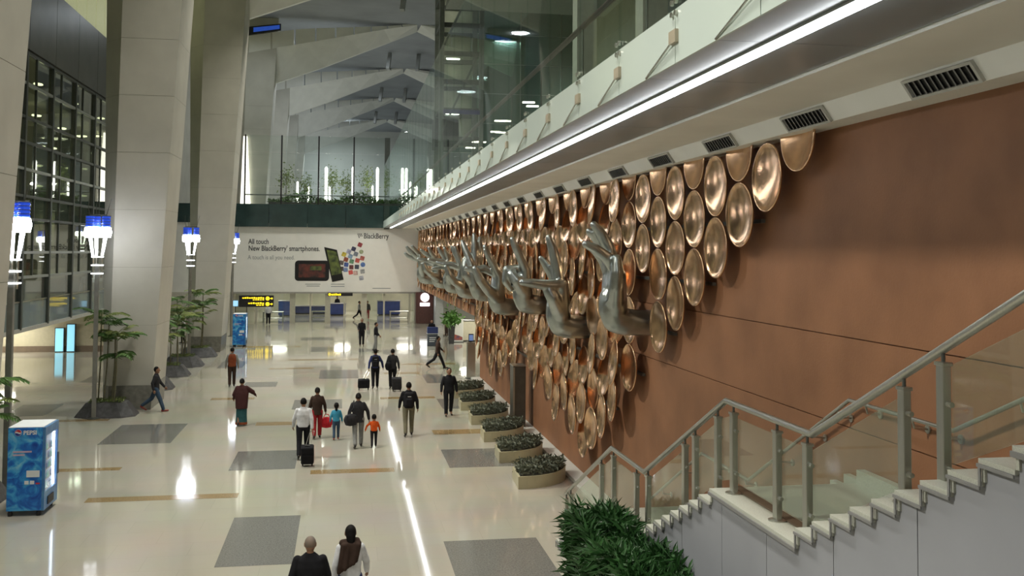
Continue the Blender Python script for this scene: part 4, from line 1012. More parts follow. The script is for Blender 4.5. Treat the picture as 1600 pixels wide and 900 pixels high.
# ------------------------------------------------------------------ palms in dark stone mounds
m_mound = mat('dark slate mound', (0.055, 0.055, 0.058), 0.5, noise=0.35, scale=7, bump=0.15, bscale=20)
m_trunk = mat('palm stem', (0.16, 0.15, 0.09), 0.7, noise=0.2, scale=8)
def frond_mesh(L, seed, m_):
    r = random.Random(seed); mb = MB(); pts = []
    for i in range(9):
        t = i/8.0; pts.append(Vector((L*t*(1-0.12*t), 0, L*(0.42*t - 0.62*t*t))))
    mb.tube(pts, [0.014*(1-0.8*i/8) for i in range(9)], 5)
    n = 15
    for i in range(2, n):
        t = i/float(n); f = t*8; a = int(f); p = pts[a].lerp(pts[min(8, a+1)], f-a); l = L*0.30*math.sin(math.pi*(0.18+0.75*t))
        for s_ in (-1, 1):
            d = Vector((0.55, s_*0.8, -0.25 + r.uniform(-0.1, 0.1))).normalized(); wv = Vector((0.8, -s_*0.5, 0))*0.040
            mb.add([p, p + d*l*0.5 + wv, p + d*l + Vector((0, 0, -0.06)), p + d*l*0.5 - wv], [(0, 1, 2), (0, 2, 3)])
    return mb.mesh('frond', m_, fix=False)
FR = [frond_mesh(1.15, 1, m_leaf2), frond_mesh(1.15, 2, m_leaf3), frond_mesh(0.9, 3, m_leaf2)]
def palm_clump(x, y, sx, sy, h, stems, label, seed):
    t = empty('mound_planter', (x, y, 0), label=label, cat='planter', group='palms in slate mounds'); r = random.Random(seed)
    def ring(f, z): return [(px_*f*sx/2, py_*f*sy/2, z) for px_, py_ in ((-1, -0.55), (-0.55, -1), (0.6, -1), (1, -0.5), (1, 0.6), (0.5, 1), (-0.6, 1), (-1, 0.5))]
    loft_rings([ring(1.0, 0), ring(0.97, 0.06), ring(0.66, 0.50), ring(0.60, 0.52)]).build('stone_mound', m_mound, t)
    leaf_cloud('ground_cover', lambda r_: (r_.uniform(-0.27, 0.27)*sx, r_.uniform(-0.27, 0.27)*sy, 0.5 + r_.uniform(0, 0.10)), 420, 0.10, 0.022, m_leaf3, t, seed, up=0.9)
    for k in range(stems):
        bx, by = r.uniform(-0.24, 0.24)*sx, r.uniform(-0.2, 0.2)*sy; hh = h*r.uniform(0.72, 1.0) if k else h
        tx, ty = bx + r.uniform(-0.12, 0.12), by + r.uniform(-0.1, 0.1)
        s_ = MB().tube([(bx, by, 0.45), ((bx+tx)/2+0.03, (by+ty)/2, hh*0.5), (tx, ty, hh-0.35)], [0.032, 0.026, 0.018], 7).build('palm_stem', m_trunk, t)
        nf = r.randint(6, 8)
        for j in range(nf):
            f = ob('frond', FR[r.randrange(3)], s_); f.location = (tx, ty, hh-0.38 + 0.04*(j % 3) - (0.7 if j >= 5 else 0)); f.rotation_euler = (r.uniform(-0.1, 0.1), r.uniform(-0.55, 0.05), j*2.4+r.uniform(-0.3, 0.3)); f.scale = (1, 1, 1)
    return t
palm_clump(-8.45, 38.3, 2.1, 1.4, 3.9, 5, 'palm clump in a dark slate mound before the middle column', 1)
palm_clump(-8.3, 45.3, 2.1, 1.6, 3.2, 3, 'palm clump in a slate mound just behind the middle column', 2)
palm_clump(-8.3, 49.9, 2.1, 1.7, 3.8, 4, 'palm clump in a slate mound between the columns, second behind the middle column', 3)
palm_clump(-8.2, 53.9, 2.1, 1.7, 3.7, 4, 'palm clump in a slate mound between the columns, third behind the middle column', 4)
palm_clump(-8.1, 58.6, 2.1, 1.7, 3.9, 4, 'palm clump in a slate mound before the far column', 5)
palm_clump(-8.9, 25.9, 1.8, 1.4, 3.1, 3, 'palm clump beside the near column behind the blue vending machine', 6)
# ------------------------------------------------------------------ vending machines
def blue_side():
    M = mat('blue printed side', (0.03, 0.22, 0.62), 0.35, spec=0.5); nt = M.node_tree; b = nt.nodes['Principled BSDF']
    tc = nt.nodes.new('ShaderNodeTexCoord'); n = nt.nodes.new('ShaderNodeTexNoise'); n.inputs['Scale'].default_value = 2.6; n.inputs['Detail'].default_value = 3; n.inputs['Distortion'].default_value = 1.6
    nt.links.new(tc.outputs['Object'], n.inputs['Vector'])
    r = nt.nodes.new('ShaderNodeValToRGB'); e = r.color_ramp.elements
    e[0].position = 0.30; e[0].color = (0.008, 0.06, 0.36, 1); e[1].position = 0.74; e[1].color = (0.26, 0.60, 0.80, 1)
    q_ = e.new(0.46); q_.color = (0.015, 0.16, 0.58, 1); q_ = e.new(0.58); q_.color = (0.05, 0.36, 0.74, 1)
    nt.links.new(n.outputs['Fac'], r.inputs[0]); nt.links.new(r.outputs[0], b.inputs['Base Color'])
    return M
m_bs = blue_side(); m_wht = mat('white print', (0.75, 0.78, 0.8), 0.5, noise=0.03); m_redp = mat('red print', (0.55, 0.03, 0.04), 0.5, noise=0.05); m_navy = mat('navy print', (0.01, 0.03, 0.25), 0.5, noise=0.05)
m_btl = [mat('bottle print %d' % i, c_, 0.25, emit=0.25, ecol=c_, noise=0.1) for i, c_ in enumerate([(0.10, 0.35, 0.55), (0.2, 0.6, 0.5), (0.45, 0.55, 0.65), (0.05, 0.12, 0.35)])]
def vending(x, y, label, W_=0.78, D=1.05, H=1.86):
    """side faces the camera (-y), glass front faces the hall (+x)"""
    t = empty('vending_machine', (x, y, 0), label=label, cat='vending machine')
    MB().rbox(-W_, -0.03, 0, D, 0.12, H, 0.015).build('cabinet', m_bs, t)
    MB().box(-W_+0.01, -0.02, 0.01, D-0.01, H, H+0.015).build('top_cover', m_wht, t)
    for sx in (-W_+0.07, -0.1):
        for sy in (0.07, D-0.07): MB().lathe([(0.05, 0), (0.06, 0.06), (0.04, 0.12)], 10, (sx, sy, 0)).build('foot', m_black, t)
    d = MB().box(-0.03, 0.03, 0, 0.07, 0.12, H).box(-0.03, 0.03, D-0.10, D, 0.12, H).box(-0.03, 0.03, 0.07, D-0.10, 0.12, 0.52).box(-0.03, 0.03, 0.07, D-0.10, H-0.20, H).build('door', mat('vending door blue', (0.03, 0.13, 0.40), 0.3, col2=(0.10, 0.28, 0.5), scale=3), t)
    MB().box(0.012, 0.02, 0.07, D-0.10, 0.52, H-0.20).build('window_glass', g_clear, d)
    MB().box(-0.028, -0.024, 0.07, D-0.10, 0.52, H-0.20).build('lit_backing', emis('vending interior', (0.42, 0.50, 0.78), 0.35), d)
    MB().box(-0.02, 0.010, D-0.30, D-0.22, 0.54, H-0.22).build('light_tube', emis('vending tube', (0.80, 0.88, 1.0), 6.0), d)
    MB().box(0.031, 0.06, D-0.09, D-0.02, 0.75, 1.25).build('coin_panel', m_black, d); MB().box(0.031, 0.05, 0.25, D-0.35, 0.20, 0.38).build('delivery_flap', m_black, d)
    for rr in range(5):
        MB().box(-0.022, 0.008, 0.08, D-0.33, 0.56+rr*0.22, 0.575+rr*0.22).build('shelf', m_steel, d)
        for k in range(5):
            MB().lathe([(0.012, 0), (0.03, 0.01), (0.03, 0.10), (0.012, 0.14), (0.012, 0.165)], 8, (-0.008, 0.14+k*0.12, 0.576+rr*0.22), 'z', 0.5, 1).build('bottle', m_btl[(rr*3+k) % 4], d)
    # print on the side that faces the camera
    s_ = MB().lathe([(0.075, -0.006), (0.075, -0.001)], 18, (-W_+0.22, 0, H-0.11), 'y').build('emblem', m_wht, t)
    def wave(up):
        P = []
        for i in range(13):
            a = math.pi*i/12; P.append((-W_+0.22+0.07*math.cos(a), -0.009, H-0.11 + (0.07*math.sin(a) if up else -0.07*math.sin(a))))
        P += [(-W_+0.22-0.07+0.14*k/6, -0.009, H-0.11+(0.018 if up else -0.018)+0.012*math.sin(k/6*2*math.pi)) for k in range(1, 6)]
        return P
    MB().prism(wave(True), (0, 0.003, 0)).build('emblem_top', m_redp, s_); MB().prism(wave(False), (0, 0.003, 0)).build('emblem_bottom', m_navy, s_)
    text('lettering', 'PEPSI', 0.13, m_wht, t, face_cam_y(-W_+0.33, -0.003, H-0.155), 0.002, 0.004)
    MB().box(-0.36, -0.08, -0.006, -0.001, 0.88, 1.03).build('notice', m_wht, t)
    for k, c_ in enumerate((m_wht, m_wht, m_redp)):
        MB().box(-0.40+k*0.12, -0.31+k*0.12, -0.006, -0.001, 0.72, 0.80 if k < 2 else 0.75).build('sticker', c_, t)
    for k in range(2): MB().box(-W_+0.12, -W_+0.52-0.15*k, -0.005, -0.001, 1.44-k*0.07, 1.475-k*0.07).build('slogan_line', mat('pink print', (0.55, 0.42, 0.55), 0.5, noise=0.1), t)
    return t
vp_ = pt(66, 806, Z=0)
vending(vp_.x, vp_.y, 'bright blue drinks vending machine standing in the left foreground', 0.78, 1.05, 2.0)
vp_ = pt(383, 542, Z=0)
vending(vp_.x, vp_.y, 'small distant blue vending machine near the banner lamp', 0.78, 1.05, 2.05)
# ------------------------------------------------------------------ things in the recess on the right
p = pt(676, 541, Z=0); pod = empty('podium', (p.x, p.y, 0), label='blue and grey help desk podium with white lettering panel', cat='podium')
MB().rbox(-0.32, 0.32, 0, 0.5, 0.0, 0.78, 0.02).build('lower_body', mat('slate blue grey', (0.06, 0.075, 0.10), 0.4, noise=0.1), pod)
MB().rbox(-0.34, 0.34, -0.02, 0.52, 0.81, 1.2, 0.02).build('blue_panel', m_blue, pod); MB().box(-0.35, 0.35, -0.03, 0.53, 0.78, 0.81).build('white_band', m_wht, pod)
for k in range(3): MB().box(-0.22, 0.12+0.05*k, -0.008, -0.001, 0.28+k*0.12, 0.33+k*0.12).build('print_line', m_wht, pod)
p = pt(705, 537, Z=0); pot = empty('tall_planter', (p.x, p.y, 0), label='tall dark square planter with a bright green leafy plant', cat='planter')
loft_rings([[(-0.16, -0.16, 0), (0.16, -0.16, 0), (0.16, 0.16, 0), (-0.16, 0.16, 0)], [(-0.22, -0.22, 1.15), (0.22, -0.22, 1.15), (0.22, 0.22, 1.15), (-0.22, 0.22, 1.15)]]).build('pot', m_mound, pot)
leaf_cloud('foliage', lambda r: (r.gauss(0, 0.25), r.gauss(0, 0.25), 1.25 + abs(r.gauss(0, 0.4))), 300, 0.42, 0.07, mat('bright green leaf', (0.16, 0.34, 0.07), 0.5, col2=(0.08, 0.2, 0.04), scale=2), pot, 9, up=0.6)
p = pt(716, 535, Z=0); ad = empty('advert_stand', (p.x, p.y, 0), label='white free standing advert board with orange picture at its foot', cat='advert board')
MB().rbox(-0.33, 0.33, 0, 0.12, 0.05, 1.55, 0.01).build('board', m_white, ad); MB().box(-0.36, 0.36, -0.1, 0.25, 0, 0.05).build('foot', m_steeldk, ad)
MB().prism([(-0.28, -0.006, 0.15), (0.28, -0.006, 0.15), (0.28, -0.006, 0.35), (0.05, -0.006, 0.45), (-0.28, -0.006, 0.55)], (0, 0.005, 0)).build('picture', mat('orange print', (0.5, 0.12, 0.04), 0.5, col2=(0.05, 0.06, 0.15), scale=4), ad)
a = pt(723, 536, Z=0)
kb = empty('service_kiosk', (a.x+0.9, a.y+1.2, 0), label='cream service counter in the recess under the disc wall', cat='counter')
MB().rbox(-0.9, 1.6, 0, 0.7, 0.06, 1.35, 0.03).build('body', mat('cream laminate', (0.62, 0.58, 0.45), 0.4, noise=0.05), kb)
MB().rbox(-0.95, 1.65, -0.05, 0.75, 1.35, 1.42, 0.02).build('worktop', mat('grey worktop', (0.2, 0.2, 0.19), 0.3, noise=0.1), kb); MB().box(-0.85, 1.55, 0.05, 0.65, 0, 0.06).build('kick_plate', m_black, kb)
# ------------------------------------------------------------------ people
SKIN = mat('brown skin', (0.26, 0.135, 0.08), 0.5, noise=0.06, scale=10); HAIR = mat('black hair', (0.008, 0.007, 0.007), 0.7, noise=0.3, scale=40, spec=0.15)
def cloth(name, c): return mat('cloth ' + name, c, 0.9, noise=0.14, scale=9, bump=0.12, bscale=14, spec=0.15)
BLK = cloth('black', (0.014, 0.014, 0.017)); CHAR = cloth('charcoal', (0.030, 0.030, 0.034)); JEAN = cloth('jeans', (0.045, 0.075, 0.12)); KHAKI = cloth('khaki', (0.15, 0.14, 0.095)); GREY = cloth('grey', (0.22, 0.225, 0.22))
WHT = cloth('white', (0.62, 0.63, 0.66)); RED = cloth('red', (0.28, 0.02, 0.025)); BLUE = cloth('sky blue', (0.05, 0.27, 0.42)); NAVY = cloth('navy blue', (0.035, 0.045, 0.13)); ORG = cloth('orange', (0.60, 0.09, 0.015))
RUST = cloth('rust brown', (0.20, 0.055, 0.025)); MAROON = cloth('dark maroon', (0.055, 0.022, 0.022)); DBRN = cloth('dark brown', (0.045, 0.028, 0.022)); SHOE = mat('dark shoe', (0.012, 0.011, 0.010), 0.4, noise=0.2); REDSHOE = mat('red shoe', (0.25, 0.03, 0.03), 0.5, noise=0.2); TEAL = cloth('teal', (0.03, 0.09, 0.10))
def torso(mb, rows):
    """rows of (z, rx, ry, yoff)"""
    n = 18; rings = []
    for z, rx, ry, yo in rows: rings.append([(rx*math.copysign(abs(math.cos(a))**0.85, math.cos(a)), yo + ry*math.copysign(abs(math.sin(a))**0.85, math.sin(a)), z) for a in [k*2*math.pi/n for k in range(n)]])
    vs = [p for r in rings for p in r]; fs = []
    for i in range(len(rings)-1):
        for k in range(n): k2 = (k+1) % n; fs.append((i*n+k, i*n+k2, (i+1)*n+k2, (i+1)*n+k))
    fs += [tuple(range(n))[::-1], tuple((len(rings)-1)*n+k for k in range(n))]
    return mb.add(vs, fs)
def rotx(v, a): return Vector((v.x, v.y*math.cos(a) - v.z*math.sin(a), v.y*math.sin(a) + v.z*math.cos(a)))
def person(u, v, H, rz, label, top=BLK, legs=BLK, shoes=SHOE, step=18, arms=((15, 15, 8), (-15, 20, 8)), hair='short', skirt=None, shawl=None, sleeve=1.0, wide=1.0, vox=0.013, vest=None, head_turn=0.0, jacket_len=0.0, at=None, face=False, bald=False, hs=1.10):
    """arms: (swing forward, elbow bend, out) for right (+x) and left; local forward is +y"""
    g = Vector(at) if at else pt(u, v, Z=0)
    root = empty('person', (g.x, g.y, g.z), rz, label, 'person'); s_ = H/1.72
    hip_z = 0.91; sh_z = 1.41; R_ = math.radians
    J = {}
    low_z = 9
    for sd, sw in ((1, step), (-1, -step)):
        hip = Vector((0.095*sd*wide, 0, hip_z)); a = R_(sw); kb_ = R_(6 if sw >= 0 else 6 + abs(sw)*0.9)
        knee = hip + Vector((0, math.sin(a)*0.42, -math.cos(a)*0.42)); b_ = a - kb_
        ank = knee + Vector((0, math.sin(b_)*0.41, -math.cos(b_)*0.41)); fa = b_*0.8 if sw < 0 else b_*0.4
        toe = ank + Vector((0.02*sd, math.cos(fa)*0.17, math.sin(fa)*0.17 - 0.045)); heel = ank + Vector((0, -0.045, -0.045))
        J[sd] = [hip, knee, ank, toe, heel]; low_z = min(low_z, toe.z-0.03, heel.z-0.035)
    for sd in (1, -1):
        for q in J[sd]: q.z -= low_z
    dz = -low_z
    A = {}
    for sd, (sw, el, out) in zip((1, -1), arms):
        sh = Vector((0.185*sd*wide, 0, sh_z+dz)); a = R_(sw); o_ = R_(out)
        d1 = Vector((sd*math.sin(o_), math.sin(a)*math.cos(o_), -math.cos(a)*math.cos(o_))); e = sh + d1*0.29
        b_ = a + R_(el); d2 = Vector((sd*math.sin(o_*0.5), math.sin(b_), -math.cos(b_))).normalized(); wr_ = e + d2*0.25
        A[sd] = [sh, e, wr_, d2]
    body = MB()
    hc = Vector((0, 0.02, 1.595+0.1*(hs-1.0)+dz)); nbody = 0
    # head with jaw, nose, ears, neck
    hb = MB().ball(hc, 0.076, 14, 10, 0.112, 0.096); body.add(hb.v, hb.f)
    capsule(body, hc + Vector((0, 0.030, -0.055)), 0.058, hc + Vector((0, 0.042, -0.075)), 0.044); capsule(body, hc + Vector((0, 0.090, 0.008)), 0.012, hc + Vector((0, 0.104, -0.022)), 0.016, 8)
    for sd in (1, -1): capsule(body, hc + Vector((0.076*sd, -0.005, 0.015)), 0.014, hc + Vector((0.078*sd, -0.005, -0.025)), 0.012, 8)
    body.v = [tuple(hc + (Vector(q)-hc)*hs) for q in body.v]
    capsule(body, (0, -0.01, sh_z+dz+0.02), 0.062, hc + Vector((0, -0.01, -0.06)), 0.052)
    torso(body, [(0.88+dz, 0.14*wide, 0.10, 0), (1.05+dz, 0.125*wide, 0.085, 0), (1.30+dz, 0.15*wide, 0.095, 0), (1.42+dz, 0.13*wide, 0.075, 0), (1.47+dz, 0.06, 0.05, 0)])
    for sd in (1, -1):
        hip, knee, ank, toe, heel = J[sd]; capsule(body, hip, 0.072, knee, 0.048); capsule(body, knee, 0.048, ank, 0.034); capsule(body, ank, 0.034, toe, 0.026)
        sh, e, wr_, d2 = A[sd]; capsule(body, sh + Vector((-0.04*sd, 0, -0.05)), 0.040, e, 0.034); capsule(body, e, 0.036, wr_, 0.026)
        # hand: palm, four fingers, thumb
        side = Vector((0, 1, 0)) - d2*d2.y; side.normalize(); inn = d2.cross(side)
        pc = wr_ + d2*0.075; capsule(body, wr_ + d2*0.02, 0.024, pc + side*0.018, 0.022); capsule(body, wr_ + d2*0.02, 0.024, pc - side*0.022, 0.020)
        for k, fl_ in enumerate((0.070, 0.080, 0.074, 0.058)):
            b0 = pc + side*(0.032 - 0.0215*k); m1 = b0 + d2*fl_*0.55 - Vector((sd*0.012, 0, 0)); capsule(body, b0, 0.0095, m1, 0.0085, 7); capsule(body, m1, 0.0085, m1 + d2*fl_*0.45 - Vector((sd*0.022, 0, 0)), 0.007, 7)
        capsule(body, wr_ + d2*0.03 + side*0.02, 0.013, wr_ + d2*0.075 + side*0.055, 0.010, 7); capsule(body, wr_ + d2*0.075 + side*0.055, 0.010, wr_ + d2*0.105 + side*0.058, 0.008, 7)
    bo = remeshed('body', MB().add([tuple(Vector(p)*s_) for p in body.v], body.f), SKIN, vox*0.8, root, 2)
    def part(name, mb, m_, vx=vox, it=3): return remeshed(name, MB().add([tuple(Vector(p)*s_) for p in mb.v], mb.f), m_, vx, root, it)
    # trousers or skirt
    if skirt:
        mb = torso(MB(), [(0.06, 0.20*wide, 0.17, 0), (0.35, 0.185*wide, 0.16, 0), (0.75, 0.18*wide, 0.14, 0), (0.98+dz, 0.15*wide, 0.11, 0)]); part('skirt', mb, skirt)
        hem = torso(MB(), [(0.05, 0.205*wide, 0.175, 0), (0.15, 0.200*wide, 0.172, 0)]); part('hem', hem, RUST)
    else:
        mb = torso(MB(), [(0.84+dz, 0.15*wide, 0.115, 0), (0.93+dz, 0.165*wide, 0.12, 0), (1.02+dz, 0.15*wide, 0.11, 0)])
        for sd in (1, -1):
            hip, knee, ank, toe, heel = J[sd]; capsule(mb, hip, 0.104, knee, 0.078); capsule(mb, knee, 0.078, ank + Vector((0, 0, 0.02)), 0.064)
        part('trousers', mb, legs)
    for sd in (1, -1):
        hip, knee, ank, toe, heel = J[sd]; mb = MB(); capsule(mb, heel, 0.036, toe, 0.034, 10); capsule(mb, heel + Vector((0, 0, 0.03)), 0.04, ank, 0.042, 10)
        part('shoe', mb, shoes, 0.012)
    # top
    jl = 0.90 + dz - jacket_len
    mb = torso(MB(), [(jl, 0.172*wide, 0.128, 0), (1.05+dz, 0.165*wide, 0.118, 0), (1.26+dz, 0.188*wide, 0.130, 0), (1.37+dz, 0.170*wide, 0.110, 0), (1.43+dz, 0.115*wide, 0.085, 0), (1.485+dz, 0.070, 0.065, 0)])
    for sd in (1, -1):
        sh, e, wr_, d2 = A[sd]; capsule(mb, sh + Vector((-0.03*sd, 0, -0.035)), 0.072, e, 0.060)
        if sleeve > 0.6: capsule(mb, e, 0.060, e.lerp(wr_, sleeve*0.97), 0.046)
    part('top', mb, top)
    if vest:
        mb = torso(MB(), [(jl-0.01, 0.182*wide, 0.138, 0), (1.05+dz, 0.178*wide, 0.13, 0), (1.28+dz, 0.195*wide, 0.138, 0), (1.40+dz, 0.165*wide, 0.115, 0), (1.45+dz, 0.10, 0.085, 0)]); part('vest', mb, vest)
    # hair
    if not bald:
        mb = MB().ball(hc + Vector((0, -0.016, 0.022)), 0.084, 14, 10, 0.103, 0.094)
        mb.v = [(x, min(y, hc.y + 0.062 + max(0, (z-hc.z-0.05))*0.3), z if y < hc.y+0.01 else max(z, hc.z+0.052)) for x, y, z in mb.v]
        mb.v = [tuple(hc + (Vector(q)-hc)*hs) for q in mb.v]
        if hair == 'bun': capsule(mb, hc + Vector((0, -0.10, 0.0)), 0.045, hc + Vector((0, -0.115, 0.0)), 0.045)
        if hair == 'long':
            capsule(mb, hc + Vector((0, -0.055, -0.02)), 0.080, hc + Vector((0, -0.085, -0.20)), 0.055)
        part('hair', mb, HAIR, 0.012, 2)
    else:
        mb = MB().ball(hc + Vector((0, -0.014, 0.020)), 0.081, 14, 10, 0.098, 0.090)
        mb.v = [(x, min(y, hc.y + 0.04), z if y < hc.y+0.01 else max(z, hc.z+0.06)) for x, y, z in mb.v]
        mb.v = [tuple(hc + (Vector(q)-hc)*hs) for q in mb.v]; part('hair', mb, mat('thin grey hair', (0.17, 0.145, 0.125), 0.8, col2=(0.22, 0.15, 0.11), scale=5), 0.012, 2)
    if face:
        for sd in (1, -1): MB().ball((hc + Vector((0.028*sd, 0.086, 0.012))*hs)*s_, 0.010*s_, 8, 6).build('eye', HAIR, root)
        MB().ball((hc + Vector((0, 0.092, -0.052))*hs)*s_, 0.022*s_, 8, 6, 0.006*s_, 0.010*s_).build('mouth', mat('lips', (0.2, 0.07, 0.06), 0.5, noise=0.05), root)
    if shawl:
        mb = torso(MB(), [(0.62+dz, 0.20*wide, 0.17, -0.02), (0.90+dz, 0.215*wide, 0.165, -0.01), (1.2+dz, 0.235*wide, 0.16, 0), (1.38+dz, 0.19*wide, 0.125, 0), (1.46+dz, 0.10, 0.09, -0.01)])
        capsule(mb, (0.16, 0, 1.38+dz), 0.09, A[1][1], 0.085)
        capsule(mb, (-0.16, 0, 1.38+dz), 0.09, A[-1][1], 0.08)
        part('shawl', mb, shawl)
    root['hand_r'] = [c_*s_ for c_ in (A[1][2] + A[1][3]*0.09)]; root['hand_l'] = [c_*s_ for c_ in (A[-1][2] + A[-1][3]*0.09)]
    root['s'] = s_
    return root
def hand_of(p, which):
    v_ = Vector(p['hand_r' if which > 0 else 'hand_l']); c, s_ = math.cos(p.rotation_euler.z), math.sin(p.rotation_euler.z)
    return Vector((p.location.x + v_.x*c - v_.y*s_, p.location.y + v_.x*s_ + v_.y*c, p.location.z + v_.z))
def local_at(p, x, y, z):
    s0 = p['s']; c, s_ = math.cos(p.rotation_euler.z), math.sin(p.rotation_euler.z); x *= s0; y *= s0
    return Vector((p.location.x + x*c - y*s_, p.location.y + x*s_ + y*c, p.location.z + z*s0))
def suitcase(x, y, rz, hand, label, W_=0.36, D=0.22, H=0.55, m_=BLK, lean=0.35):
    t = empty('suitcase', (x, y, 0), rz, label, 'suitcase')
    tl = Matrix.Rotation(-lean, 4, 'X')
    def put(mb): mb.v = [tuple(tl @ Vector(p)) for p in mb.v]; mb.v = [(a, b_, c+0.06) for a, b_, c in mb.v]; return mb
    put(MB().rbox(-W_/2, W_/2, -D/2, D/2, 0.03, H, 0.04)).build('shell', m_, t, True)
    put(MB().rbox(-W_/2+0.04, W_/2-0.04, -D/2-0.03, -D/2+0.01, 0.08, H*0.62, 0.015)).build('front_pocket', m_, t)
    for sx in (-1, 1): MB().lathe([(0.05, -0.02), (0.05, 0.02)], 12, (sx*(W_/2-0.05), -0.02, 0.05), 'x').build('wheel', SHOE, t)
    put(MB().box(-0.07, 0.07, -0.02, 0.02, H+0.0, H+0.025)).build('carry_handle', SHOE, t)
    inv = Matrix.Rotation(-rz, 4, 'Z') @ Matrix.Translation((-x, -y, 0)); h_ = inv @ hand
    top_ = Vector(put(MB().add([(0, 0, H)], [])).v[0])
    mb = MB()
    for sx in (-0.06, 0.06): mb.tube([top_ + Vector((sx, 0, -0.03)), h_ + Vector((sx, 0, 0))], 0.009, 6)
    mb.tube([h_ + Vector((-0.06, 0, 0)), h_ + Vector((0.06, 0, 0))], 0.013, 8); mb.build('pull_handle', m_steel, t)
    return t
def soft_bag(name, pos, rz, dims, label, m_, cat, strap=None):
    t = empty(name, pos, rz, label, cat); w_, d_, h_ = dims
    mb = MB().ball((0, 0, 0), w_/2, 16, 10, h_/2, d_/2); mb.v = [(x, y, z*(1-0.15*(z > 0))) for x, y, z in mb.v]
    mb.box(-w_*0.36, w_*0.36, -d_*0.36, d_*0.36, -h_*0.42, h_*0.3)
    remeshed('bag_body', mb, m_, 0.014, t, 6)
    if strap:
        P = [Vector(q) - Vector(pos) for q in strap]; inv = Matrix.Rotation(-rz, 4, 'Z')
        MB().tube([inv @ q for q in P], 0.018, 6).build('strap', m_, t)
    else:
        MB().tube([(-w_*0.25, 0, h_*0.36), (-w_*0.12, 0, h_*0.62), (w_*0.12, 0, h_*0.62), (w_*0.25, 0, h_*0.36)], 0.014, 6).build('handle', m_, t)
    return t
def backpack(p, label, m_=BLK):
    pos = local_at(p, 0, -0.19, 1.22); t = empty('backpack', pos, p.rotation_euler.z, label, 'backpack')
    remeshed('pack_body', MB().rbox(-0.145, 0.145, -0.10, 0.07, -0.24, 0.22, 0.05).rbox(-0.11, 0.11, -0.14, -0.06, -0.20, 0.02, 0.03), m_, 0.014, t, 4)
    for sx in (-1, 1): MB().tube([(sx*0.08, 0.06, 0.18), (sx*0.11, 0.16, 0.235), (sx*0.12, 0.30, 0.12), (sx*0.11, 0.315, -0.05)], 0.018, 6).build('strap', m_, t)
    MB().box(-0.05, 0.06, -0.106, -0.100, 0.08, 0.10).build('badge', mat('pale badge', (0.5, 0.5, 0.5), 0.5, noise=0.05), t)
PI = math.pi
person(243, 643, 1.72, -PI/2, 'man in black jacket and jeans walking right past the slate mound', CHAR, JEAN, REDSHOE, 24, ((-18, 30, 12), (20, 20, 8)), jacket_len=0.05)
person(362, 604, 1.70, 0.1, 'man in rust brown vest and dark trousers standing with back turned', GREY, DBRN, SHOE, 5, ((0, 12, 12), (0, 12, 12)), vest=RUST)
person(377, 665, 1.60, 0.0, 'woman in a dark maroon shawl and long skirt walking away', MAROON, BLK, SHOE, 6, ((25, 30, 40), (5, 40, 15)), hair='bun', skirt=TEAL, shawl=MAROON, wide=1.08)
p4 = person(473, 716, 1.74, 0.0, 'man in white shirt and black trousers pulling a black suitcase', WHT, BLK, SHOE, 12, ((-14, 6, 8), (6, 20, 12)), wide=1.08)
sc_ = pt(480, 729, Z=0); suitcase(sc_.x, sc_.y+0.12, 0.0, hand_of(p4, 1), 'black upright suitcase pulled by the man in the white shirt', 0.36, 0.25, 0.56, BLK, -0.35)
p5 = person(495, 685, 1.62, 0.05, 'woman in dark top and red trousers carrying a red bag', DBRN, RED, SHOE, 8, ((8, 10, 14), (4, 16, 10)), hair='bun', jacket_len=0.10)
hb_ = hand_of(p5, 1); soft_bag('handbag', (hb_.x+0.03, hb_.y, hb_.z-0.28), 0.1, (0.42, 0.22, 0.40), 'big bright red bag hanging from a hand', cloth('bright red', (0.52, 0.025, 0.035)), 'bag')
p6 = person(525, 687, 1.12, 0.0, 'small child in a sky blue top and jeans walking away', BLUE, JEAN, REDSHOE, 8, ((8, 10, 12), (0, 10, 14)), hair='long', wide=1.05, hs=1.45)
p7 = person(559, 699, 1.66, 0.05, 'woman in a dark top and grey trousers with a shoulder bag', CHAR, GREY, SHOE, 12, ((2, 4, 20), (6, 16, 14)), hair='bun', jacket_len=0.10, wide=1.1)
sp_ = local_at(p7, -0.24, -0.12, 0.92); soft_bag('shoulder_bag', tuple(sp_), 0.3, (0.46, 0.24, 0.42), 'dark grey shoulder bag on the back of the woman in grey trousers', CHAR, 'bag', [tuple(sp_ + Vector((-0.1, 0, 0.12))), tuple(local_at(p7, -0.15, -0.16, 1.30)), tuple(local_at(p7, -0.14, 0, 1.49)), tuple(local_at(p7, -0.17, 0.15, 1.28))])
person(584, 699, 0.95, 0.0, 'toddler in an orange sweater and dark trousers', ORG, BLK, SHOE, 8, ((10, 15, 16), (0, -10, 40)), wide=1.15, hs=1.6)
p9 = person(638, 681, 1.74, 0.0, 'man in a dark jacket and khaki trousers with a backpack', BLK, KHAKI, SHOE, 10, ((-4, 14, 12), (10, 14, 12)), wide=1.12)
backpack(p9, 'black backpack with pale badge worn by the man in khaki trousers')
p10 = person(586, 607, 1.72, 0.0, 'man in a navy jacket pulling a small suitcase on his left', NAVY, BLK, SHOE, 10, ((8, 10, 22), (-20, 4, 14)))
backpack(p10, 'black backpack worn over the navy jacket')
sc_ = pt(568, 609, Z=0); suitcase(sc_.x, sc_.y, 0.1, hand_of(p10, -1), 'squat black cabin suitcase beside the man in the navy jacket', 0.50, 0.25, 0.42, BLK, -0.2)
p11 = person(613, 607, 1.72, 0.0, 'man in a charcoal jacket with shoulder bag pulling a suitcase on his right', CHAR, BLK, SHOE, 8, ((-18, 4, 12), (5, 20, 10)), jacket_len=0.05)
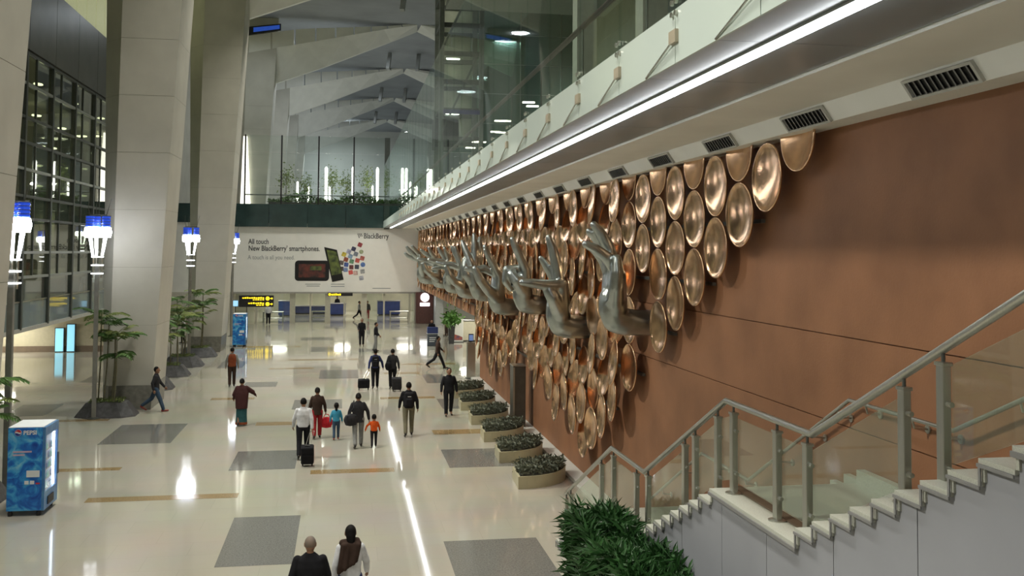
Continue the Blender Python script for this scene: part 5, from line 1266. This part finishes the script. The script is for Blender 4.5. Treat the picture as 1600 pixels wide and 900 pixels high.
sp_ = local_at(p11, -0.20, -0.17, 1.02); soft_bag('shoulder_bag', tuple(sp_), 0.2, (0.30, 0.20, 0.42), 'black shoulder bag on the man in the charcoal jacket', BLK, 'bag', [tuple(sp_ + Vector((0, 0, 0.15))), tuple(local_at(p11, -0.14, -0.1, 1.42)), tuple(local_at(p11, -0.12, 0.0, 1.50)), tuple(local_at(p11, -0.12, 0.15, 1.25))])
sc_ = pt(620, 611, Z=0); suitcase(sc_.x, sc_.y, -0.15, hand_of(p11, 1), 'grey black suitcase beside the man in the charcoal jacket', 0.42, 0.25, 0.56, CHAR, -0.3)
person(565, 541, 1.74, PI, 'man in a dark uniform standing and facing the hall', BLK, BLK, SHOE, 4, ((0, 70, 4), (0, 70, 4)), face=True, vox=0.018)
person(587, 549, 1.72, -PI/2-0.2, 'man in a black jacket and grey trousers seen from the side', BLK, GREY, SHOE, 5, ((10, 40, 6), (5, 30, 6)), vox=0.018)
person(684, 576, 1.74, -PI/2+0.1, 'man in a dark brown shirt striding to the right', DBRN, BLK, SHOE, 26, ((-15, 20, 8), (22, 25, 8)), wide=1.1)
p15 = person(701, 650, 1.75, PI, 'man in a black tracksuit walking towards the camera near the planters', BLK, BLK, SHOE, 10, ((8, 14, 12), (-8, 14, 12)), wide=1.1, face=True)
p15b = local_at(p15, 0, 0, 0)
gA = pt(485, 839, Z=1.70); gB = pt(548, 820, Z=1.72)
person(0, 0, 1.70, 0.0, 'grey haired balding man in a dark jacket in the near foreground', BLK, BLK, SHOE, 12, ((8, 14, 10), (-8, 14, 10)), at=(gA.x, gA.y, 0), bald=True, wide=1.2, vox=0.011)
person(0, 0, 1.70, 0.1, 'woman in a white top with a dark brown scarf in the near foreground', WHT, NAVY, SHOE, 12, ((14, 20, 14), (-6, 14, 8)), at=(gB.x, gB.y, 0), hair='long', wide=1.05, vox=0.011)
pw = [o for o in COL.objects if o.name.startswith('person')][-1]
scf = empty('scarf', tuple(local_at(pw, 0, 0, 0)), 0.1, 'dark brown scarf slung over the back of the woman in white', 'scarf'); s0 = pw['s']
mb = MB()
for k in range(7):
    t_ = k/6.0; capsule(mb, (-0.19+0.27*t_, -0.120 + 0.025*math.sin(k*2.3), 1.03+0.16*t_), 0.036, (-0.12+0.24*t_, -0.085, 1.45-0.03*abs(t_-0.4)), 0.046)
capsule(mb, (-0.13, -0.02, 1.47), 0.055, (0.10, -0.02, 1.49), 0.055); capsule(mb, (0.12, -0.05, 1.46), 0.05, (0.16, 0.12, 1.38), 0.045); capsule(mb, (-0.13, -0.02, 1.47), 0.05, (-0.14, 0.12, 1.36), 0.045)
mb.v = [tuple(Vector(p)*s0) for p in mb.v]
remeshed('scarf_cloth', mb, DBRN, 0.012, scf, 5)
# far figures
for i, (u, v, H, rz, lab, tp, lg, st_) in enumerate([(419, 507, 1.7, 0.0, 'person in a pale shirt at the steel table behind the doors', WHT, BLK, 4), (561, 500, 1.7, -PI/2, 'person in a grey top walking behind the glass doors', GREY, BLK, 24),
        (574, 500, 1.65, PI, 'person in dark clothes with a red case behind the glass doors', CHAR, RED, 8), (697, 525, 1.7, PI/2, 'person in olive brown standing by the tall planter', cloth('olive', (0.16, 0.10, 0.04)), DBRN, 4),
        (285, 537, 1.7, PI/2, 'person in a white shirt half hidden by the palms', WHT, BLK, 6), (295, 536, 1.7, PI/2, 'person in a rust coloured top half hidden by the palms', RUST, BLK, 6)]):
    person(u, v, H, rz, lab, tp, lg, SHOE, st_, ((5, 20, 8), (-5, 20, 8)), vox=0.022)
pp = pt(676, 541, Z=0)
person(0, 0, 1.62, PI, 'attendant in black behind the blue podium', BLK, BLK, SHOE, 3, ((10, 40, 6), (10, 40, 6)), at=(pp.x+0.02, pp.y+1.0, 0), vox=0.020, face=False)
cc = pt(527, 474, Y=95.6)
person(0, 0, 1.7, PI, 'clerk in black behind the tall blue counter', BLK, BLK, SHOE, 3, ((10, 40, 6), (10, 40, 6)), at=(cc.x, 95.7, 0), vox=0.022)
bake()
